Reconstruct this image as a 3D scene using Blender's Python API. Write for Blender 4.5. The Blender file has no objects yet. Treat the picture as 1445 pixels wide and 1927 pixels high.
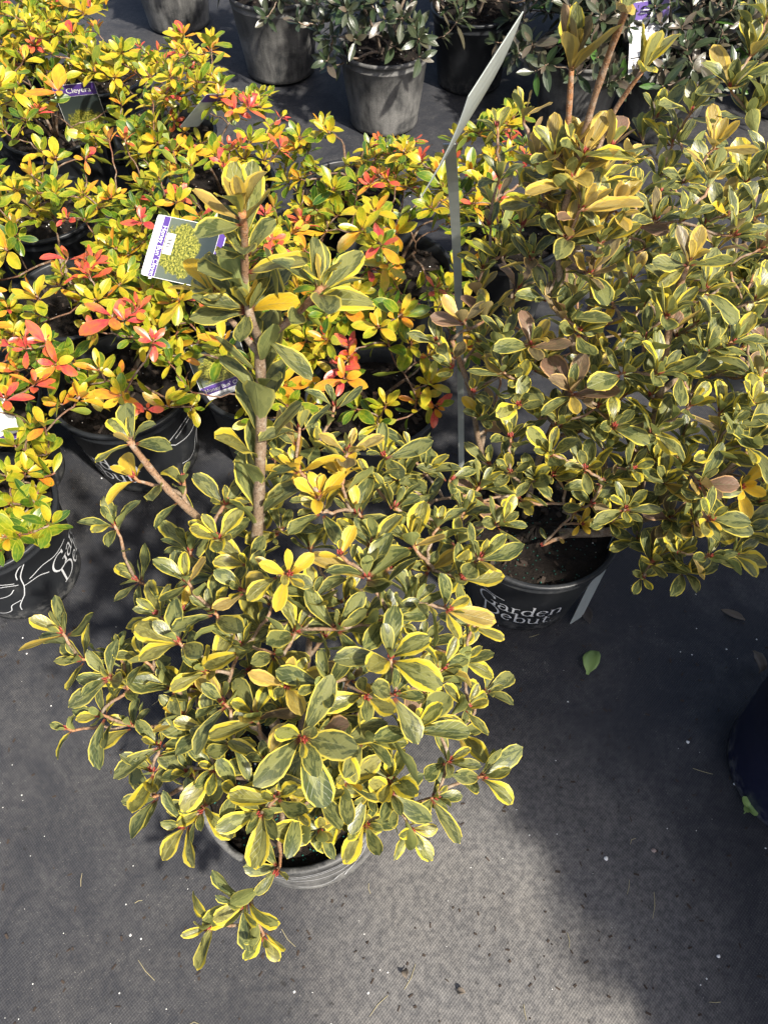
import bpy, math, random
import numpy as np
from mathutils import Vector, Matrix

# ------------------------------------------------------------------ camera, light, exposure
SC = bpy.context.scene
COL = SC.collection
CAM_H = 1.38
F_PX = 1430.0
TILT = math.radians(34)
cam_data = bpy.data.cameras.new('camera')
cam = bpy.data.objects.new('camera', cam_data)
COL.objects.link(cam)
cam.location = (0, 0, CAM_H)
cam.rotation_euler = (TILT, 0, 0)
cam_data.sensor_fit = 'VERTICAL'
cam_data.sensor_height = 24.0
cam_data.lens = 24.0 * F_PX / 1927.0
cam_data.clip_start = 0.02
cam_data.clip_end = 200
SC.camera = cam

SUN_AZ = Vector((0.66, -0.75, 0)).normalized()
SUN_EL = math.radians(50)
world = bpy.data.worlds.new('World')
SC.world = world
world.use_nodes = True
wn = world.node_tree.nodes
wl = world.node_tree.links
wn.clear()
sky = wn.new('ShaderNodeTexSky')
sky.sky_type = 'NISHITA'
sky.sun_disc = False
sky.dust_density = 3.0
sky.ozone_density = 0.4
sky.air_density = 0.8
sky.sun_elevation = SUN_EL
sky.sun_rotation = math.atan2(SUN_AZ.x, SUN_AZ.y)
bgn = wn.new('ShaderNodeBackground')
bgn.inputs['Strength'].default_value = 0.135
won = wn.new('ShaderNodeOutputWorld')
wl.new(sky.outputs[0], bgn.inputs['Color'])
wl.new(bgn.outputs[0], won.inputs['Surface'])

sun_data = bpy.data.lights.new('sun', 'SUN')
sun_data.energy = 5.0
sun_data.angle = math.radians(2.2)
sun_data.color = (1.0, 0.94, 0.84)
sun = bpy.data.objects.new('sun', sun_data)
COL.objects.link(sun)
sun_dir = Vector((SUN_AZ.x * math.cos(SUN_EL), SUN_AZ.y * math.cos(SUN_EL), math.sin(SUN_EL)))
sun.rotation_euler = sun_dir.to_track_quat('Z', 'Y').to_euler()
sun.location = sun_dir * 10

SC.view_settings.view_transform = 'Standard'
SC.view_settings.look = 'None'
SC.view_settings.gamma = 1.0
SC.view_settings.exposure = 0.82
SC.view_settings.use_curve_mapping = False

# ------------------------------------------------------------------ helpers
CT, ST = math.cos(TILT), math.sin(TILT)


def P(px, py, h):
    """The point at height h that the photograph shows at pixel (px, py)."""
    x = (px - 722.5) / F_PX
    y = -(py - 963.5) / F_PX
    d = np.array([x, y * CT + ST, y * ST - CT])
    s = (h - CAM_H) / d[2]
    return np.array([0, 0, CAM_H]) + d * s


def project(pts):
    p = np.asarray(pts) - np.array([0, 0, CAM_H])
    yc = p[:, 1] * CT + p[:, 2] * ST
    zc = p[:, 1] * ST - p[:, 2] * CT
    zc = np.maximum(zc, 1e-3)
    return 722.5 + F_PX * p[:, 0] / zc, 963.5 - F_PX * yc / zc, zc


def nrm(v):
    v = np.asarray(v, float)
    return v / max(np.linalg.norm(v), 1e-9)


def thing(name, label, cat, loc=(0, 0, 0), group=None):
    o = bpy.data.objects.new(name, None)
    COL.objects.link(o)
    o.location = loc
    o.empty_display_size = 0.05
    o['label'] = label
    o['category'] = cat
    if group:
        o['group'] = group
    return o


def tag(o, label, cat, group=None):
    o['label'] = label
    o['category'] = cat
    if group:
        o['group'] = group
    return o


def mesh_obj(name, verts, faces, mat=None, parent=None, smooth=False, origin=None, mats=None, midx=None):
    """verts are world coordinates when origin is None, else relative to origin; parent sits unrotated."""
    me = bpy.data.meshes.new(name)
    me.from_pydata([tuple(map(float, v)) for v in verts], [], faces)
    if mats:
        for m in mats:
            me.materials.append(m)
        if midx is not None:
            me.polygons.foreach_set('material_index', midx)
    elif mat:
        me.materials.append(mat)
    if smooth:
        me.polygons.foreach_set('use_smooth', [True] * len(me.polygons))
    me.update()
    o = bpy.data.objects.new(name, me)
    COL.objects.link(o)
    if parent is not None:
        o.parent = parent
    if origin is not None:
        o.location = origin
    return o


def tube(pts, radii, n=6, cap=True):
    pts = np.asarray(pts, float)
    m = len(pts)
    tan = np.gradient(pts, axis=0)
    verts, faces = [], []
    t0 = nrm(tan[0])
    ref = np.array([1, 0, 0]) if abs(t0[0]) < .8 else np.array([0, 1, 0])
    u = nrm(np.cross(t0, ref))
    for i in range(m):
        t = nrm(tan[i])
        u = nrm(u - t * (u @ t))
        w = np.cross(t, u)
        for k in range(n):
            a = 2 * math.pi * k / n
            verts.append(pts[i] + radii[i] * (u * math.cos(a) + w * math.sin(a)))
    for i in range(m - 1):
        for k in range(n):
            faces.append((i * n + k, i * n + (k + 1) % n, (i + 1) * n + (k + 1) % n, (i + 1) * n + k))
    if cap:
        faces.append(tuple(range(n - 1, -1, -1)))
        faces.append(tuple((m - 1) * n + k for k in range(n)))
    return verts, faces


def lathe(profile, n=56):
    verts, faces = [], []
    for r, z in profile:
        for k in range(n):
            a = 2 * math.pi * k / n
            verts.append((r * math.cos(a), r * math.sin(a), z))
    for i in range(len(profile) - 1):
        for k in range(n):
            faces.append((i * n + k, i * n + (k + 1) % n, (i + 1) * n + (k + 1) % n, (i + 1) * n + k))
    return verts, faces


# ------------------------------------------------------------------ node material helpers
class NT:
    def __init__(self, name):
        self.m = bpy.data.materials.new(name)
        self.m.use_nodes = True
        self.t = self.m.node_tree
        self.t.nodes.clear()
        self.out = self.t.nodes.new('ShaderNodeOutputMaterial')

    def n(self, typ, **kw):
        nd = self.t.nodes.new(typ)
        for k, v in kw.items():
            setattr(nd, k, v)
        return nd

    def set(self, sock, v):
        if isinstance(v, bpy.types.NodeSocket):
            self.t.links.new(v, sock)
        elif isinstance(v, (tuple, list)) and len(v) == 3 and sock.type == 'RGBA':
            sock.default_value = (*v, 1)
        else:
            sock.default_value = v

    def math(self, op, a, b=0.0, c=0.0, clamp=False):
        nd = self.n('ShaderNodeMath', operation=op, use_clamp=clamp)
        self.set(nd.inputs[0], a)
        self.set(nd.inputs[1], b)
        self.set(nd.inputs[2], c)
        return nd.outputs[0]

    def mix(self, f, a, b, blend='MIX'):
        nd = self.n('ShaderNodeMix', data_type='RGBA', blend_type=blend)
        self.set(nd.inputs[0], f)
        self.set(nd.inputs[6], a)
        self.set(nd.inputs[7], b)
        return nd.outputs[2]

    def smooth(self, v, lo, hi, a=0.0, b=1.0):
        nd = self.n('ShaderNodeMapRange', interpolation_type='SMOOTHSTEP')
        self.set(nd.inputs[0], v)
        self.set(nd.inputs[1], lo)
        self.set(nd.inputs[2], hi)
        self.set(nd.inputs[3], a)
        self.set(nd.inputs[4], b)
        return nd.outputs[0]

    def noise(self, vec, scale, detail=2.0, rough=0.5, dist=0.0, dims='3D', out=0):
        nd = self.n('ShaderNodeTexNoise', noise_dimensions=dims)
        if vec is not None:
            self.set(nd.inputs['Vector'], vec)
        self.set(nd.inputs['Scale'], scale)
        self.set(nd.inputs['Detail'], detail)
        self.set(nd.inputs['Roughness'], rough)
        self.set(nd.inputs['Distortion'], dist)
        return nd.outputs[out]

    def ramp(self, f, stops):
        nd = self.n('ShaderNodeValToRGB')
        self.set(nd.inputs[0], f)
        el = nd.color_ramp.elements
        el[0].position, el[0].color = stops[0][0], (*stops[0][1], 1)
        el[1].position, el[1].color = stops[-1][0], (*stops[-1][1], 1)
        for p, c in stops[1:-1]:
            e = el.new(p)
            e.color = (*c, 1)
        return nd.outputs[0]

    def combine(self, x, y, z):
        nd = self.n('ShaderNodeCombineXYZ')
        self.set(nd.inputs[0], x)
        self.set(nd.inputs[1], y)
        self.set(nd.inputs[2], z)
        return nd.outputs[0]

    def bump(self, h, strength=0.3, dist=0.01):
        nd = self.n('ShaderNodeBump')
        nd.inputs['Strength'].default_value = strength
        nd.inputs['Distance'].default_value = dist
        self.set(nd.inputs['Height'], h)
        return nd.outputs[0]

    def bsdf(self, color, rough=0.5, normal=None, spec=0.5):
        nd = self.n('ShaderNodeBsdfPrincipled')
        self.set(nd.inputs['Base Color'], color)
        self.set(nd.inputs['Roughness'], rough)
        self.set(nd.inputs['Specular IOR Level'], spec)
        if normal is not None:
            self.set(nd.inputs['Normal'], normal)
        return nd

    def done(self, shader):
        self.t.links.new(shader, self.out.inputs['Surface'])
        return self.m


def simple(name, color, rough=0.5, spec=0.5):
    t = NT(name)
    return t.done(t.bsdf(color, rough, None, spec).outputs[0])


def obj_coord(t):
    return t.n('ShaderNodeTexCoord').outputs['Object']


def leaf_common(t):
    uv = t.n('ShaderNodeUVMap').outputs[0]
    sep = t.n('ShaderNodeSeparateXYZ')
    t.set(sep.inputs[0], uv)
    u, v = sep.outputs[0], sep.outputs[1]
    at = t.n('ShaderNodeAttribute', attribute_name='tint')
    sc = t.n('ShaderNodeSeparateColor')
    t.set(sc.inputs[0], at.outputs['Color'])
    A = t.math('ABSOLUTE', t.math('SUBTRACT', t.math('MULTIPLY', u, 2.0), 1.0))
    rnd = t.math('ADD', t.math('MULTIPLY', t.n('ShaderNodeObjectInfo').outputs['Random'], 31.0),
                 t.math('MULTIPLY', at.outputs['Alpha'], 47.0))
    return u, v, A, sc.outputs[0], sc.outputs[1], sc.outputs[2], rnd


def leaf_shader(t, col, under, rough, trans, height, spec=0.45, bstr=0.25):
    back = t.n('ShaderNodeNewGeometry').outputs['Backfacing']
    c = t.mix(back, col, under)
    r = t.math('ADD', rough, t.math('MULTIPLY', back, 0.25))
    b = t.bsdf(c, r, t.bump(height, bstr, 0.002), spec)
    tr = t.n('ShaderNodeBsdfTranslucent')
    t.set(tr.inputs[0], c)
    mx = t.n('ShaderNodeMixShader')
    mx.inputs[0].default_value = trans
    t.t.links.new(b.outputs[0], mx.inputs[1])
    t.t.links.new(tr.outputs[0], mx.inputs[2])
    return t.done(mx.outputs[0])


def mat_variegated():
    # tint: R = bronze/pink, G = all-over yellow, B = width of the yellow margin, A = random
    t = NT('variegated_leaf')
    u, v, A, bronze, yellow, marg, rnd = leaf_common(t)
    us = t.math('MULTIPLY', u, 5.0)
    vs = t.math('MULTIPLY', v, 1.3)
    # streaks fan out from the midrib towards the tip
    side = t.math('ADD', t.math('MULTIPLY', A, 3.2), t.math('MULTIPLY', v, -1.5))
    n1 = t.noise(t.combine(us, vs, rnd), 1.0, 3.0, 0.6, 0.4)
    n2 = t.noise(t.combine(t.math('MULTIPLY', u, 2.4), t.math('ADD', t.math('MULTIPLY', A, 0.9), t.math('MULTIPLY', v, 2.6)), t.math('ADD', rnd, 9.0)), 1.15, 3.0, 0.6, 0.7)
    n3 = t.noise(t.combine(t.math('MULTIPLY', u, 30.0), t.math('MULTIPLY', v, 40.0), rnd), 1.0, 2.0)
    tipm = t.math('POWER', v, 9.0)
    E = t.math('MAXIMUM', A, tipm)
    w = t.math('ADD', E, t.math('MULTIPLY', t.math('SUBTRACT', n1, 0.5), t.math('MULTIPLY_ADD', marg, 1.1, 0.12)))
    lop = t.math('MULTIPLY', t.math('SUBTRACT', t.noise(t.combine(rnd, 3.7, 1.9), 1.7, 0.0), 0.5), 2.2)
    w = t.math('ADD', w, t.math('MULTIPLY', t.math('MULTIPLY', t.math('SUBTRACT', u, 0.5), lop), t.math('MULTIPLY_ADD', marg, 0.9, 0.1)))
    thr = t.math('SUBTRACT', 0.97, t.math('MULTIPLY', marg, 0.44))
    m_y = t.smooth(w, thr, t.math('ADD', thr, 0.05))
    m_mid = t.smooth(n2, 0.47, 0.53)
    dark = t.mix(n3, (0.048, 0.070, 0.024), (0.088, 0.112, 0.038))
    pale = t.mix(n3, (0.185, 0.205, 0.062), (0.260, 0.270, 0.085))
    green = t.mix(t.math('MULTIPLY', m_mid, 0.85), dark, pale)
    brz = t.mix(n1, (0.130, 0.062, 0.062), (0.34, 0.20, 0.13))
    green = t.mix(t.math('MULTIPLY', bronze, t.smooth(n2, 0.25, 0.6, 0.55, 1.0)), green, brz)
    rim = t.smooth(E, 0.80, 0.96)
    ycol = t.mix(n1, (0.62, 0.46, 0.018), (0.74, 0.62, 0.045))
    ycol = t.mix(t.math('MULTIPLY', yellow, 0.75), ycol, (0.74, 0.43, 0.014))
    ycol = t.mix(t.math('MULTIPLY', bronze, 0.75), ycol, (0.60, 0.33, 0.15))
    fill = t.math('MULTIPLY', yellow, t.smooth(n2, 0.15, 0.55, 0.75, 1.0))
    c = t.mix(t.math('MAXIMUM', m_y, fill), green, ycol)
    edge = t.mix(bronze, (0.72, 0.62, 0.10), (0.66, 0.36, 0.20))
    c = t.mix(t.math('MULTIPLY', rim, 0.8), c, edge)
    midr = t.smooth(A, 0.02, 0.07, 1.0, 0.0)
    c = t.mix(t.math('MULTIPLY', midr, t.smooth(v, 0.3, 0.95, 0.45, 0.05)), c, (0.30, 0.32, 0.15))
    vein = t.math('SINE', t.math('MULTIPLY', t.math('SUBTRACT', t.math('MULTIPLY', v, 1.0), t.math('MULTIPLY', A, 0.30)), 48.0))
    veinm = t.smooth(vein, 0.80, 1.0)
    c = t.mix(t.math('MULTIPLY', veinm, 0.16), c, (0.34, 0.36, 0.18))
    pet = t.smooth(v, 0.03, 0.16, 1.0, 0.0)
    c = t.mix(pet, c, (0.22, 0.06, 0.035))
    spots = t.smooth(t.noise(t.combine(us, t.math('MULTIPLY', v, 9.0), t.math('ADD', rnd, 3.0)), 2.2, 3.0), 0.69, 0.76)
    c = t.mix(t.math('MULTIPLY', spots, 0.45), c, (0.20, 0.11, 0.04))
    under = t.mix(t.math('MULTIPLY_ADD', yellow, -0.45, 0.52), c, t.mix(t.math('MULTIPLY', bronze, 0.9), (0.30, 0.35, 0.105), (0.52, 0.30, 0.14)))
    h = t.math('ADD', t.math('MULTIPLY', midr, -0.7), t.math('ADD', t.math('MULTIPLY', n1, 0.5), t.math('MULTIPLY', veinm, -0.35)))
    return leaf_shader(t, c, under, 0.35, 0.34, h, 0.45, 0.4)


def mat_golden():
    # tint: R = hue along green > lime > yellow > orange > red
    t = NT('golden_leaf')
    u, v, A, hue, _g, _b, rnd = leaf_common(t)
    n1 = t.noise(t.combine(t.math('MULTIPLY', u, 3.0), t.math('MULTIPLY', v, 4.0), rnd), 1.3, 3.0, 0.6)
    n2 = t.noise(t.combine(t.math('MULTIPLY', u, 9.0), t.math('MULTIPLY', v, 14.0), rnd), 1.0, 2.0, 0.6)
    E = t.math('MAXIMUM', A, t.math('POWER', v, 8.0))
    hh = t.math('ADD', t.math('ADD', hue, t.math('MULTIPLY', t.math('SUBTRACT', 0.5, v), 0.16)), t.math('MULTIPLY', t.math('SUBTRACT', n1, 0.5), 0.42))
    c = t.ramp(hh, [(0.0, (0.030, 0.085, 0.010)), (0.18, (0.10, 0.18, 0.012)), (0.36, (0.33, 0.34, 0.016)), (0.52, (0.60, 0.42, 0.026)),
                    (0.68, (0.70, 0.30, 0.022)), (0.82, (0.66, 0.15, 0.035)), (0.94, (0.66, 0.098, 0.066)), (1.0, (0.50, 0.050, 0.060))])
    edge = t.ramp(hue, [(0.0, (0.34, 0.38, 0.06)), (0.4, (0.66, 0.52, 0.06)), (0.7, (0.72, 0.34, 0.06)), (1.0, (0.66, 0.12, 0.06))])
    c = t.mix(t.math('MULTIPLY', t.smooth(E, 0.80, 0.97), 0.7), c, edge)
    midr = t.smooth(A, 0.02, 0.10, 1.0, 0.0)
    vein = t.ramp(hue, [(0.0, (0.22, 0.30, 0.04)), (0.5, (0.45, 0.40, 0.03)), (1.0, (0.50, 0.05, 0.04))])
    c = t.mix(t.math('MULTIPLY', midr, 0.5), c, vein)
    sp = t.math('MULTIPLY', t.smooth(n2, 0.60, 0.72), t.smooth(n1, 0.45, 0.7))
    c = t.mix(t.math('MULTIPLY', sp, 0.45), c, (0.24, 0.10, 0.015))
    c = t.mix(t.smooth(v, 0.02, 0.13, 0.8, 0.0), c, (0.25, 0.07, 0.03))
    under = t.mix(0.45, c, (0.30, 0.34, 0.06))
    h = t.math('ADD', t.math('MULTIPLY', midr, -0.6), t.math('MULTIPLY', n1, 0.4))
    return leaf_shader(t, c, under, 0.34, 0.30, h, 0.5)


def mat_dark():
    t = NT('dark_leaf')
    u, v, A, bronze, bright, _b, rnd = leaf_common(t)
    n1 = t.noise(t.combine(t.math('MULTIPLY', u, 3.0), t.math('MULTIPLY', v, 4.0), rnd), 1.3, 3.0, 0.6)
    c = t.mix(n1, (0.016, 0.036, 0.014), (0.036, 0.062, 0.024))
    c = t.mix(bronze, c, t.mix(n1, (0.080, 0.058, 0.042), (0.145, 0.11, 0.08)))
    c = t.mix(bright, c, t.mix(n1, (0.05, 0.14, 0.015), (0.10, 0.20, 0.03)))
    midr = t.smooth(A, 0.02, 0.09, 1.0, 0.0)
    c = t.mix(t.math('MULTIPLY', midr, 0.4), c, (0.12, 0.15, 0.07))
    under = t.mix(0.5, c, (0.12, 0.13, 0.09))
    return leaf_shader(t, c, under, 0.30, 0.10, t.math('ADD', t.math('MULTIPLY', midr, -0.6), n1), 0.55)


def mat_bark(name, base, tip):
    t = NT(name)
    co = obj_coord(t)
    n = t.noise(co, 420.0, 3.0, 0.65)
    n2 = t.noise(co, 90.0, 3.0)
    at = t.n('ShaderNodeAttribute', attribute_name='tipness')
    c = t.mix(at.outputs['Fac'], base, tip)
    c = t.mix(t.smooth(n, 0.5, 0.66), c, t.mix(0.7, c, (0.05, 0.03, 0.02)))
    c = t.mix(t.smooth(n2, 0.48, 0.7, 0.0, 0.55), c, (0.36, 0.31, 0.24))
    c = t.mix(t.smooth(t.noise(co, 700.0, 1.0), 0.66, 0.72, 0.0, 0.7), c, (0.46, 0.38, 0.28))
    return t.done(t.bsdf(c, 0.7, t.bump(n, 0.5, 0.002), 0.3).outputs[0])


def mat_pot(name, dust, blue=0.0):
    t = NT(name)
    co = obj_coord(t)
    rn = t.math('MULTIPLY', t.n('ShaderNodeObjectInfo').outputs['Random'], 20.0)
    mp = t.n('ShaderNodeVectorMath', operation='ADD')
    t.set(mp.inputs[0], co)
    t.set(mp.inputs[1], t.combine(rn, rn, rn))
    cv = mp.outputs[0]
    big = t.noise(cv, 9.0, 5.0, 0.62, 0.6)
    streak = t.n('ShaderNodeMapping')
    streak.inputs['Scale'].default_value = (38, 38, 5)
    t.set(streak.inputs['Vector'], cv)
    st = t.noise(streak.outputs[0], 1.0, 4.0, 0.65)
    fine = t.noise(cv, 420.0, 2.0, 0.6)
    scr = t.n('ShaderNodeMapping')
    scr.inputs['Scale'].default_value = (60, 60, 320)
    scr.inputs['Rotation'].default_value = (0.25, 0.1, 0.0)
    t.set(scr.inputs['Vector'], cv)
    sc = t.noise(scr.outputs[0], 1.0, 2.0, 0.5)
    base = t.mix(big, (0.012, 0.0135, 0.0155), (0.022, 0.024, 0.027))
    if blue:
        base = t.mix(big, (0.008, 0.010, 0.026), (0.012, 0.014, 0.04))
    d = t.math('MULTIPLY', t.smooth(t.math('ADD', t.math('MULTIPLY', big, 0.65), t.math('MULTIPLY', st, 0.35)), 0.60 - 0.28 * dust, 0.85 - 0.2 * dust), dust)
    d = t.math('ADD', d, t.math('MULTIPLY', t.smooth(sc, 0.64, 0.78), 0.25 * dust + 0.05), clamp=True)
    zz = t.n('ShaderNodeSeparateXYZ')
    t.set(zz.inputs[0], co)
    spl = t.math('MULTIPLY', t.smooth(t.math('ADD', zz.outputs[2], t.math('MULTIPLY', t.math('SUBTRACT', st, 0.5), 0.09)), 0.0, 0.07, 0.55, 0.0), t.smooth(t.noise(cv, 55.0, 4.0, 0.7), 0.42, 0.62))
    d = t.math('MAXIMUM', d, spl)
    d = t.math('MULTIPLY', d, t.smooth(fine, 0.3, 0.75, 0.55, 1.0))
    c = t.mix(d, base, t.mix(st, (0.17, 0.165, 0.155), (0.24, 0.235, 0.22)))
    rough = t.math('MULTIPLY_ADD', d, 0.4, 0.40)
    hb = t.math('ADD', t.math('MULTIPLY', fine, 0.35), t.math('MULTIPLY', st, 0.5))
    return t.done(t.bsdf(c, rough, t.bump(hb, 0.22, 0.002), 0.4).outputs[0])


def mat_soil():
    t = NT('potting_soil')
    co = obj_coord(t)
    n = t.noise(co, 120.0, 5.0, 0.7)
    n2 = t.noise(co, 330.0, 2.0, 0.6)
    c = t.mix(n, (0.004, 0.0032, 0.0027), (0.020, 0.014, 0.010))
    c = t.mix(t.smooth(n2, 0.68, 0.76), c, (0.11, 0.085, 0.06))
    return t.done(t.bsdf(c, 0.85, t.bump(n, 1.0, 0.01), 0.25).outputs[0])


def mat_ground():
    t = NT('woven_ground_fabric')
    co = obj_coord(t)
    sep = t.n('ShaderNodeSeparateXYZ')
    t.set(sep.inputs[0], co)
    k = 2 * math.pi / 0.0052
    wob = t.math('MULTIPLY', t.noise(co, 3.0, 2.0), 26.0)
    sx = t.math('SINE', t.math('ADD', t.math('MULTIPLY', sep.outputs[0], k), wob))
    sy = t.math('SINE', t.math('ADD', t.math('MULTIPLY', sep.outputs[1], k * 0.92), wob))
    weave = t.math('MULTIPLY_ADD', t.math('MULTIPLY', sx, sy), 0.5, 0.5)
    big = t.noise(co, 2.1, 5.0, 0.62, 0.5)
    med = t.noise(co, 9.0, 6.0, 0.68, 0.9)
    fin = t.noise(co, 95.0, 4.0, 0.75)
    vfin = t.noise(co, 420.0, 2.0, 0.7)
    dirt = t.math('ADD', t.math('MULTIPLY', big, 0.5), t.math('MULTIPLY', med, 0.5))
    dirt_lit = t.smooth(dirt, 0.40, 0.62)
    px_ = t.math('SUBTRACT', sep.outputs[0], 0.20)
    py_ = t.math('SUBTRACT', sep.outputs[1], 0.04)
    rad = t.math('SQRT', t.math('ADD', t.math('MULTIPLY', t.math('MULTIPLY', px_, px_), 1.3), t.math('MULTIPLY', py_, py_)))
    lit_patch = t.smooth(t.math('ADD', rad, t.math('MULTIPLY', t.math('SUBTRACT', med, 0.5), 0.35)), 0.16, 0.55, 1.0, 0.0)  # pool of sunlight painted into the fabric colour, with a noisy edge
    dirt_lit = t.math('MAXIMUM', t.math('MULTIPLY', dirt_lit, 0.27), t.math('MULTIPLY', lit_patch, t.math('MULTIPLY_ADD', dirt_lit, 0.35, 0.95)))
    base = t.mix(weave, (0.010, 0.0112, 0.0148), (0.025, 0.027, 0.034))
    dust = t.mix(t.noise(co, 5.0, 3.0, 0.6), (0.19, 0.188, 0.187), (0.26, 0.238, 0.205))  # one colour for the scattered dust and the painted sunlit patch
    dust_lit_a = t.math('MULTIPLY', t.math('MULTIPLY_ADD', dirt_lit, 0.76, 0.045), t.smooth(fin, 0.28, 0.72, 0.35, 1.0))
    dust_lit_a = t.math('MULTIPLY', dust_lit_a, t.math('MULTIPLY_ADD', weave, 0.42, 0.62))
    c = t.mix(dust_lit_a, base, dust)
    speck = t.math('MULTIPLY', t.smooth(vfin, 0.66, 0.74), t.smooth(med, 0.4, 0.6, 0.25, 0.9))
    c = t.mix(speck, c, (0.24, 0.225, 0.20))
    dk = t.smooth(t.noise(co, 60.0, 3.0, 0.6), 0.66, 0.74)
    c = t.mix(t.math('MULTIPLY', dk, 0.6), c, (0.014, 0.013, 0.012))
    h = t.math('ADD', t.math('MULTIPLY', weave, 0.6), t.math('MULTIPLY', fin, 0.8))
    return t.done(t.bsdf(c, 0.72, t.bump(h, 0.5, 0.0018), 0.22).outputs[0])


def mat_bush_photo():
    t = NT('printed_bush_picture')
    co = t.n('ShaderNodeUVMap').outputs[0]
    sep = t.n('ShaderNodeSeparateXYZ')
    t.set(sep.inputs[0], co)
    dx = t.math('SUBTRACT', sep.outputs[0], 0.5)
    dy = t.math('SUBTRACT', sep.outputs[1], 0.34)
    r = t.math('SQRT', t.math('ADD', t.math('MULTIPLY', dx, dx), t.math('MULTIPLY', t.math('MULTIPLY', dy, dy), 1.2)))
    n = t.noise(co, 26.0, 4.0, 0.7)
    n2 = t.noise(co, 6.0, 3.0, 0.6)
    r = t.math('ADD', r, t.math('MULTIPLY', t.math('SUBTRACT', n2, 0.5), 0.5))
    bush = t.ramp(n, [(0.40, (0.035, 0.05, 0.012)), (0.53, (0.20, 0.20, 0.03)), (0.68, (0.52, 0.45, 0.09))])
    back = t.mix(t.smooth(sep.outputs[1], 0.1, 0.9), (0.10, 0.12, 0.09), (0.03, 0.04, 0.038))
    c = t.mix(t.smooth(r, 0.40, 0.46), bush, back)
    return t.done(t.bsdf(c, 0.3, None, 0.5).outputs[0])


def mat_translucent(name, col, mixf=0.4, rough=0.35):
    t = NT(name)
    co = obj_coord(t)
    n = t.noise(co, 40.0, 4.0, 0.65)
    c = t.mix(t.smooth(n, 0.35, 0.75, 0.0, 0.35), col, tuple(x * 0.62 for x in col))
    b = t.bsdf(c, rough, None, 0.5)
    tr = t.n('ShaderNodeBsdfTranslucent')
    t.set(tr.inputs[0], c)
    mx = t.n('ShaderNodeMixShader')
    mx.inputs[0].default_value = mixf
    t.t.links.new(b.outputs[0], mx.inputs[1])
    t.t.links.new(tr.outputs[0], mx.inputs[2])
    return t.done(mx.outputs[0])


M = dict(
    variegated=mat_variegated(), golden=mat_golden(), dark=mat_dark(),
    bark=mat_bark('tan_bark', (0.20, 0.145, 0.095), (0.38, 0.165, 0.065)),
    bark_gold=mat_bark('brown_twig', (0.14, 0.085, 0.05), (0.22, 0.07, 0.035)),
    bark_dark=mat_bark('grey_twig', (0.20, 0.15, 0.11), (0.20, 0.12, 0.07)),
    pot_clean=mat_pot('black_pot_plastic', 0.34), pot_dusty=mat_pot('dusty_pot_plastic', 1.02),
    pot_front=mat_pot('scuffed_pot_plastic', 1.0), pot_blue=mat_pot('blue_black_pot_plastic', 0.10, 1.0),
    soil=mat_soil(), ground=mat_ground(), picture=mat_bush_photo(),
    print=simple('white_print', (0.62, 0.63, 0.64), 0.5),
    white=simple('white_card', (0.80, 0.80, 0.78), 0.4), purple=simple('purple_card', (0.085, 0.045, 0.22), 0.35),
    grey_text=simple('grey_ink', (0.25, 0.25, 0.27), 0.5), black_ink=simple('black_ink', (0.03, 0.03, 0.035), 0.5),
    tag_back=mat_translucent('grey_tag_plastic', (0.40, 0.43, 0.40), 0.25),
    tag_clear=mat_translucent('milky_tag_plastic', (0.62, 0.66, 0.64), 0.5),
    prill=simple('green_fertilizer', (0.01, 0.10, 0.075), 0.3), perlite=simple('perlite', (0.75, 0.74, 0.70), 0.8),
    chip=simple('bark_chip', (0.030, 0.019, 0.012), 0.85), bud=simple('red_bud', (0.28, 0.05, 0.035), 0.5),
    dry=simple('dry_leaf_brown', (0.13, 0.105, 0.08), 0.75), dry_dark=simple('dry_leaf_dark', (0.035, 0.03, 0.027), 0.8),
    fresh=simple('fallen_leaf_green', (0.20, 0.30, 0.085), 0.5), straw=simple('straw', (0.36, 0.31, 0.17), 0.7),
    pebble=simple('pinkish_pebble', (0.30, 0.23, 0.20), 0.8),
)

# ------------------------------------------------------------------ ground
rg = random.Random(5)


def axis(lo, hi, flo, fhi, step):
    a = list(np.arange(flo, fhi + 1e-6, step))
    pre, post, d = [], [], step
    x = flo
    while x > lo:
        d *= 1.7
        x -= d
        pre.append(max(x, lo))
    x, d = fhi, step
    while x < hi:
        d *= 1.7
        x += d
        post.append(min(x, hi))
    return np.array(pre[::-1] + a + post)


def ground_height(X, Y):
    z = np.zeros_like(X)
    r = np.random.RandomState(3)
    for _ in range(14):
        a = r.uniform(0, 2 * math.pi)
        k = r.uniform(6, 26)
        z += 0.016 / k * np.sin(k * (X * math.cos(a) + Y * math.sin(a)) + r.uniform(0, 6))
    return z


gx = axis(-40, 40, -1.6, 1.6, 0.025)
gy = axis(-40, 60, -0.3, 3.4, 0.025)
GX, GY = np.meshgrid(gx, gy)
GZ = ground_height(GX, GY) - 0.003
gv = np.stack([GX.ravel(), GY.ravel(), GZ.ravel()], 1)
nx, ny = len(gx), len(gy)
gf = [(j * nx + i, j * nx + i + 1, (j + 1) * nx + i + 1, (j + 1) * nx + i) for j in range(ny - 1) for i in range(nx - 1)]
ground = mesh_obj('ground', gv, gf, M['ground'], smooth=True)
ground['kind'] = 'structure'
ground['label'] = 'black woven weed fabric covering the nursery ground'

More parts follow.
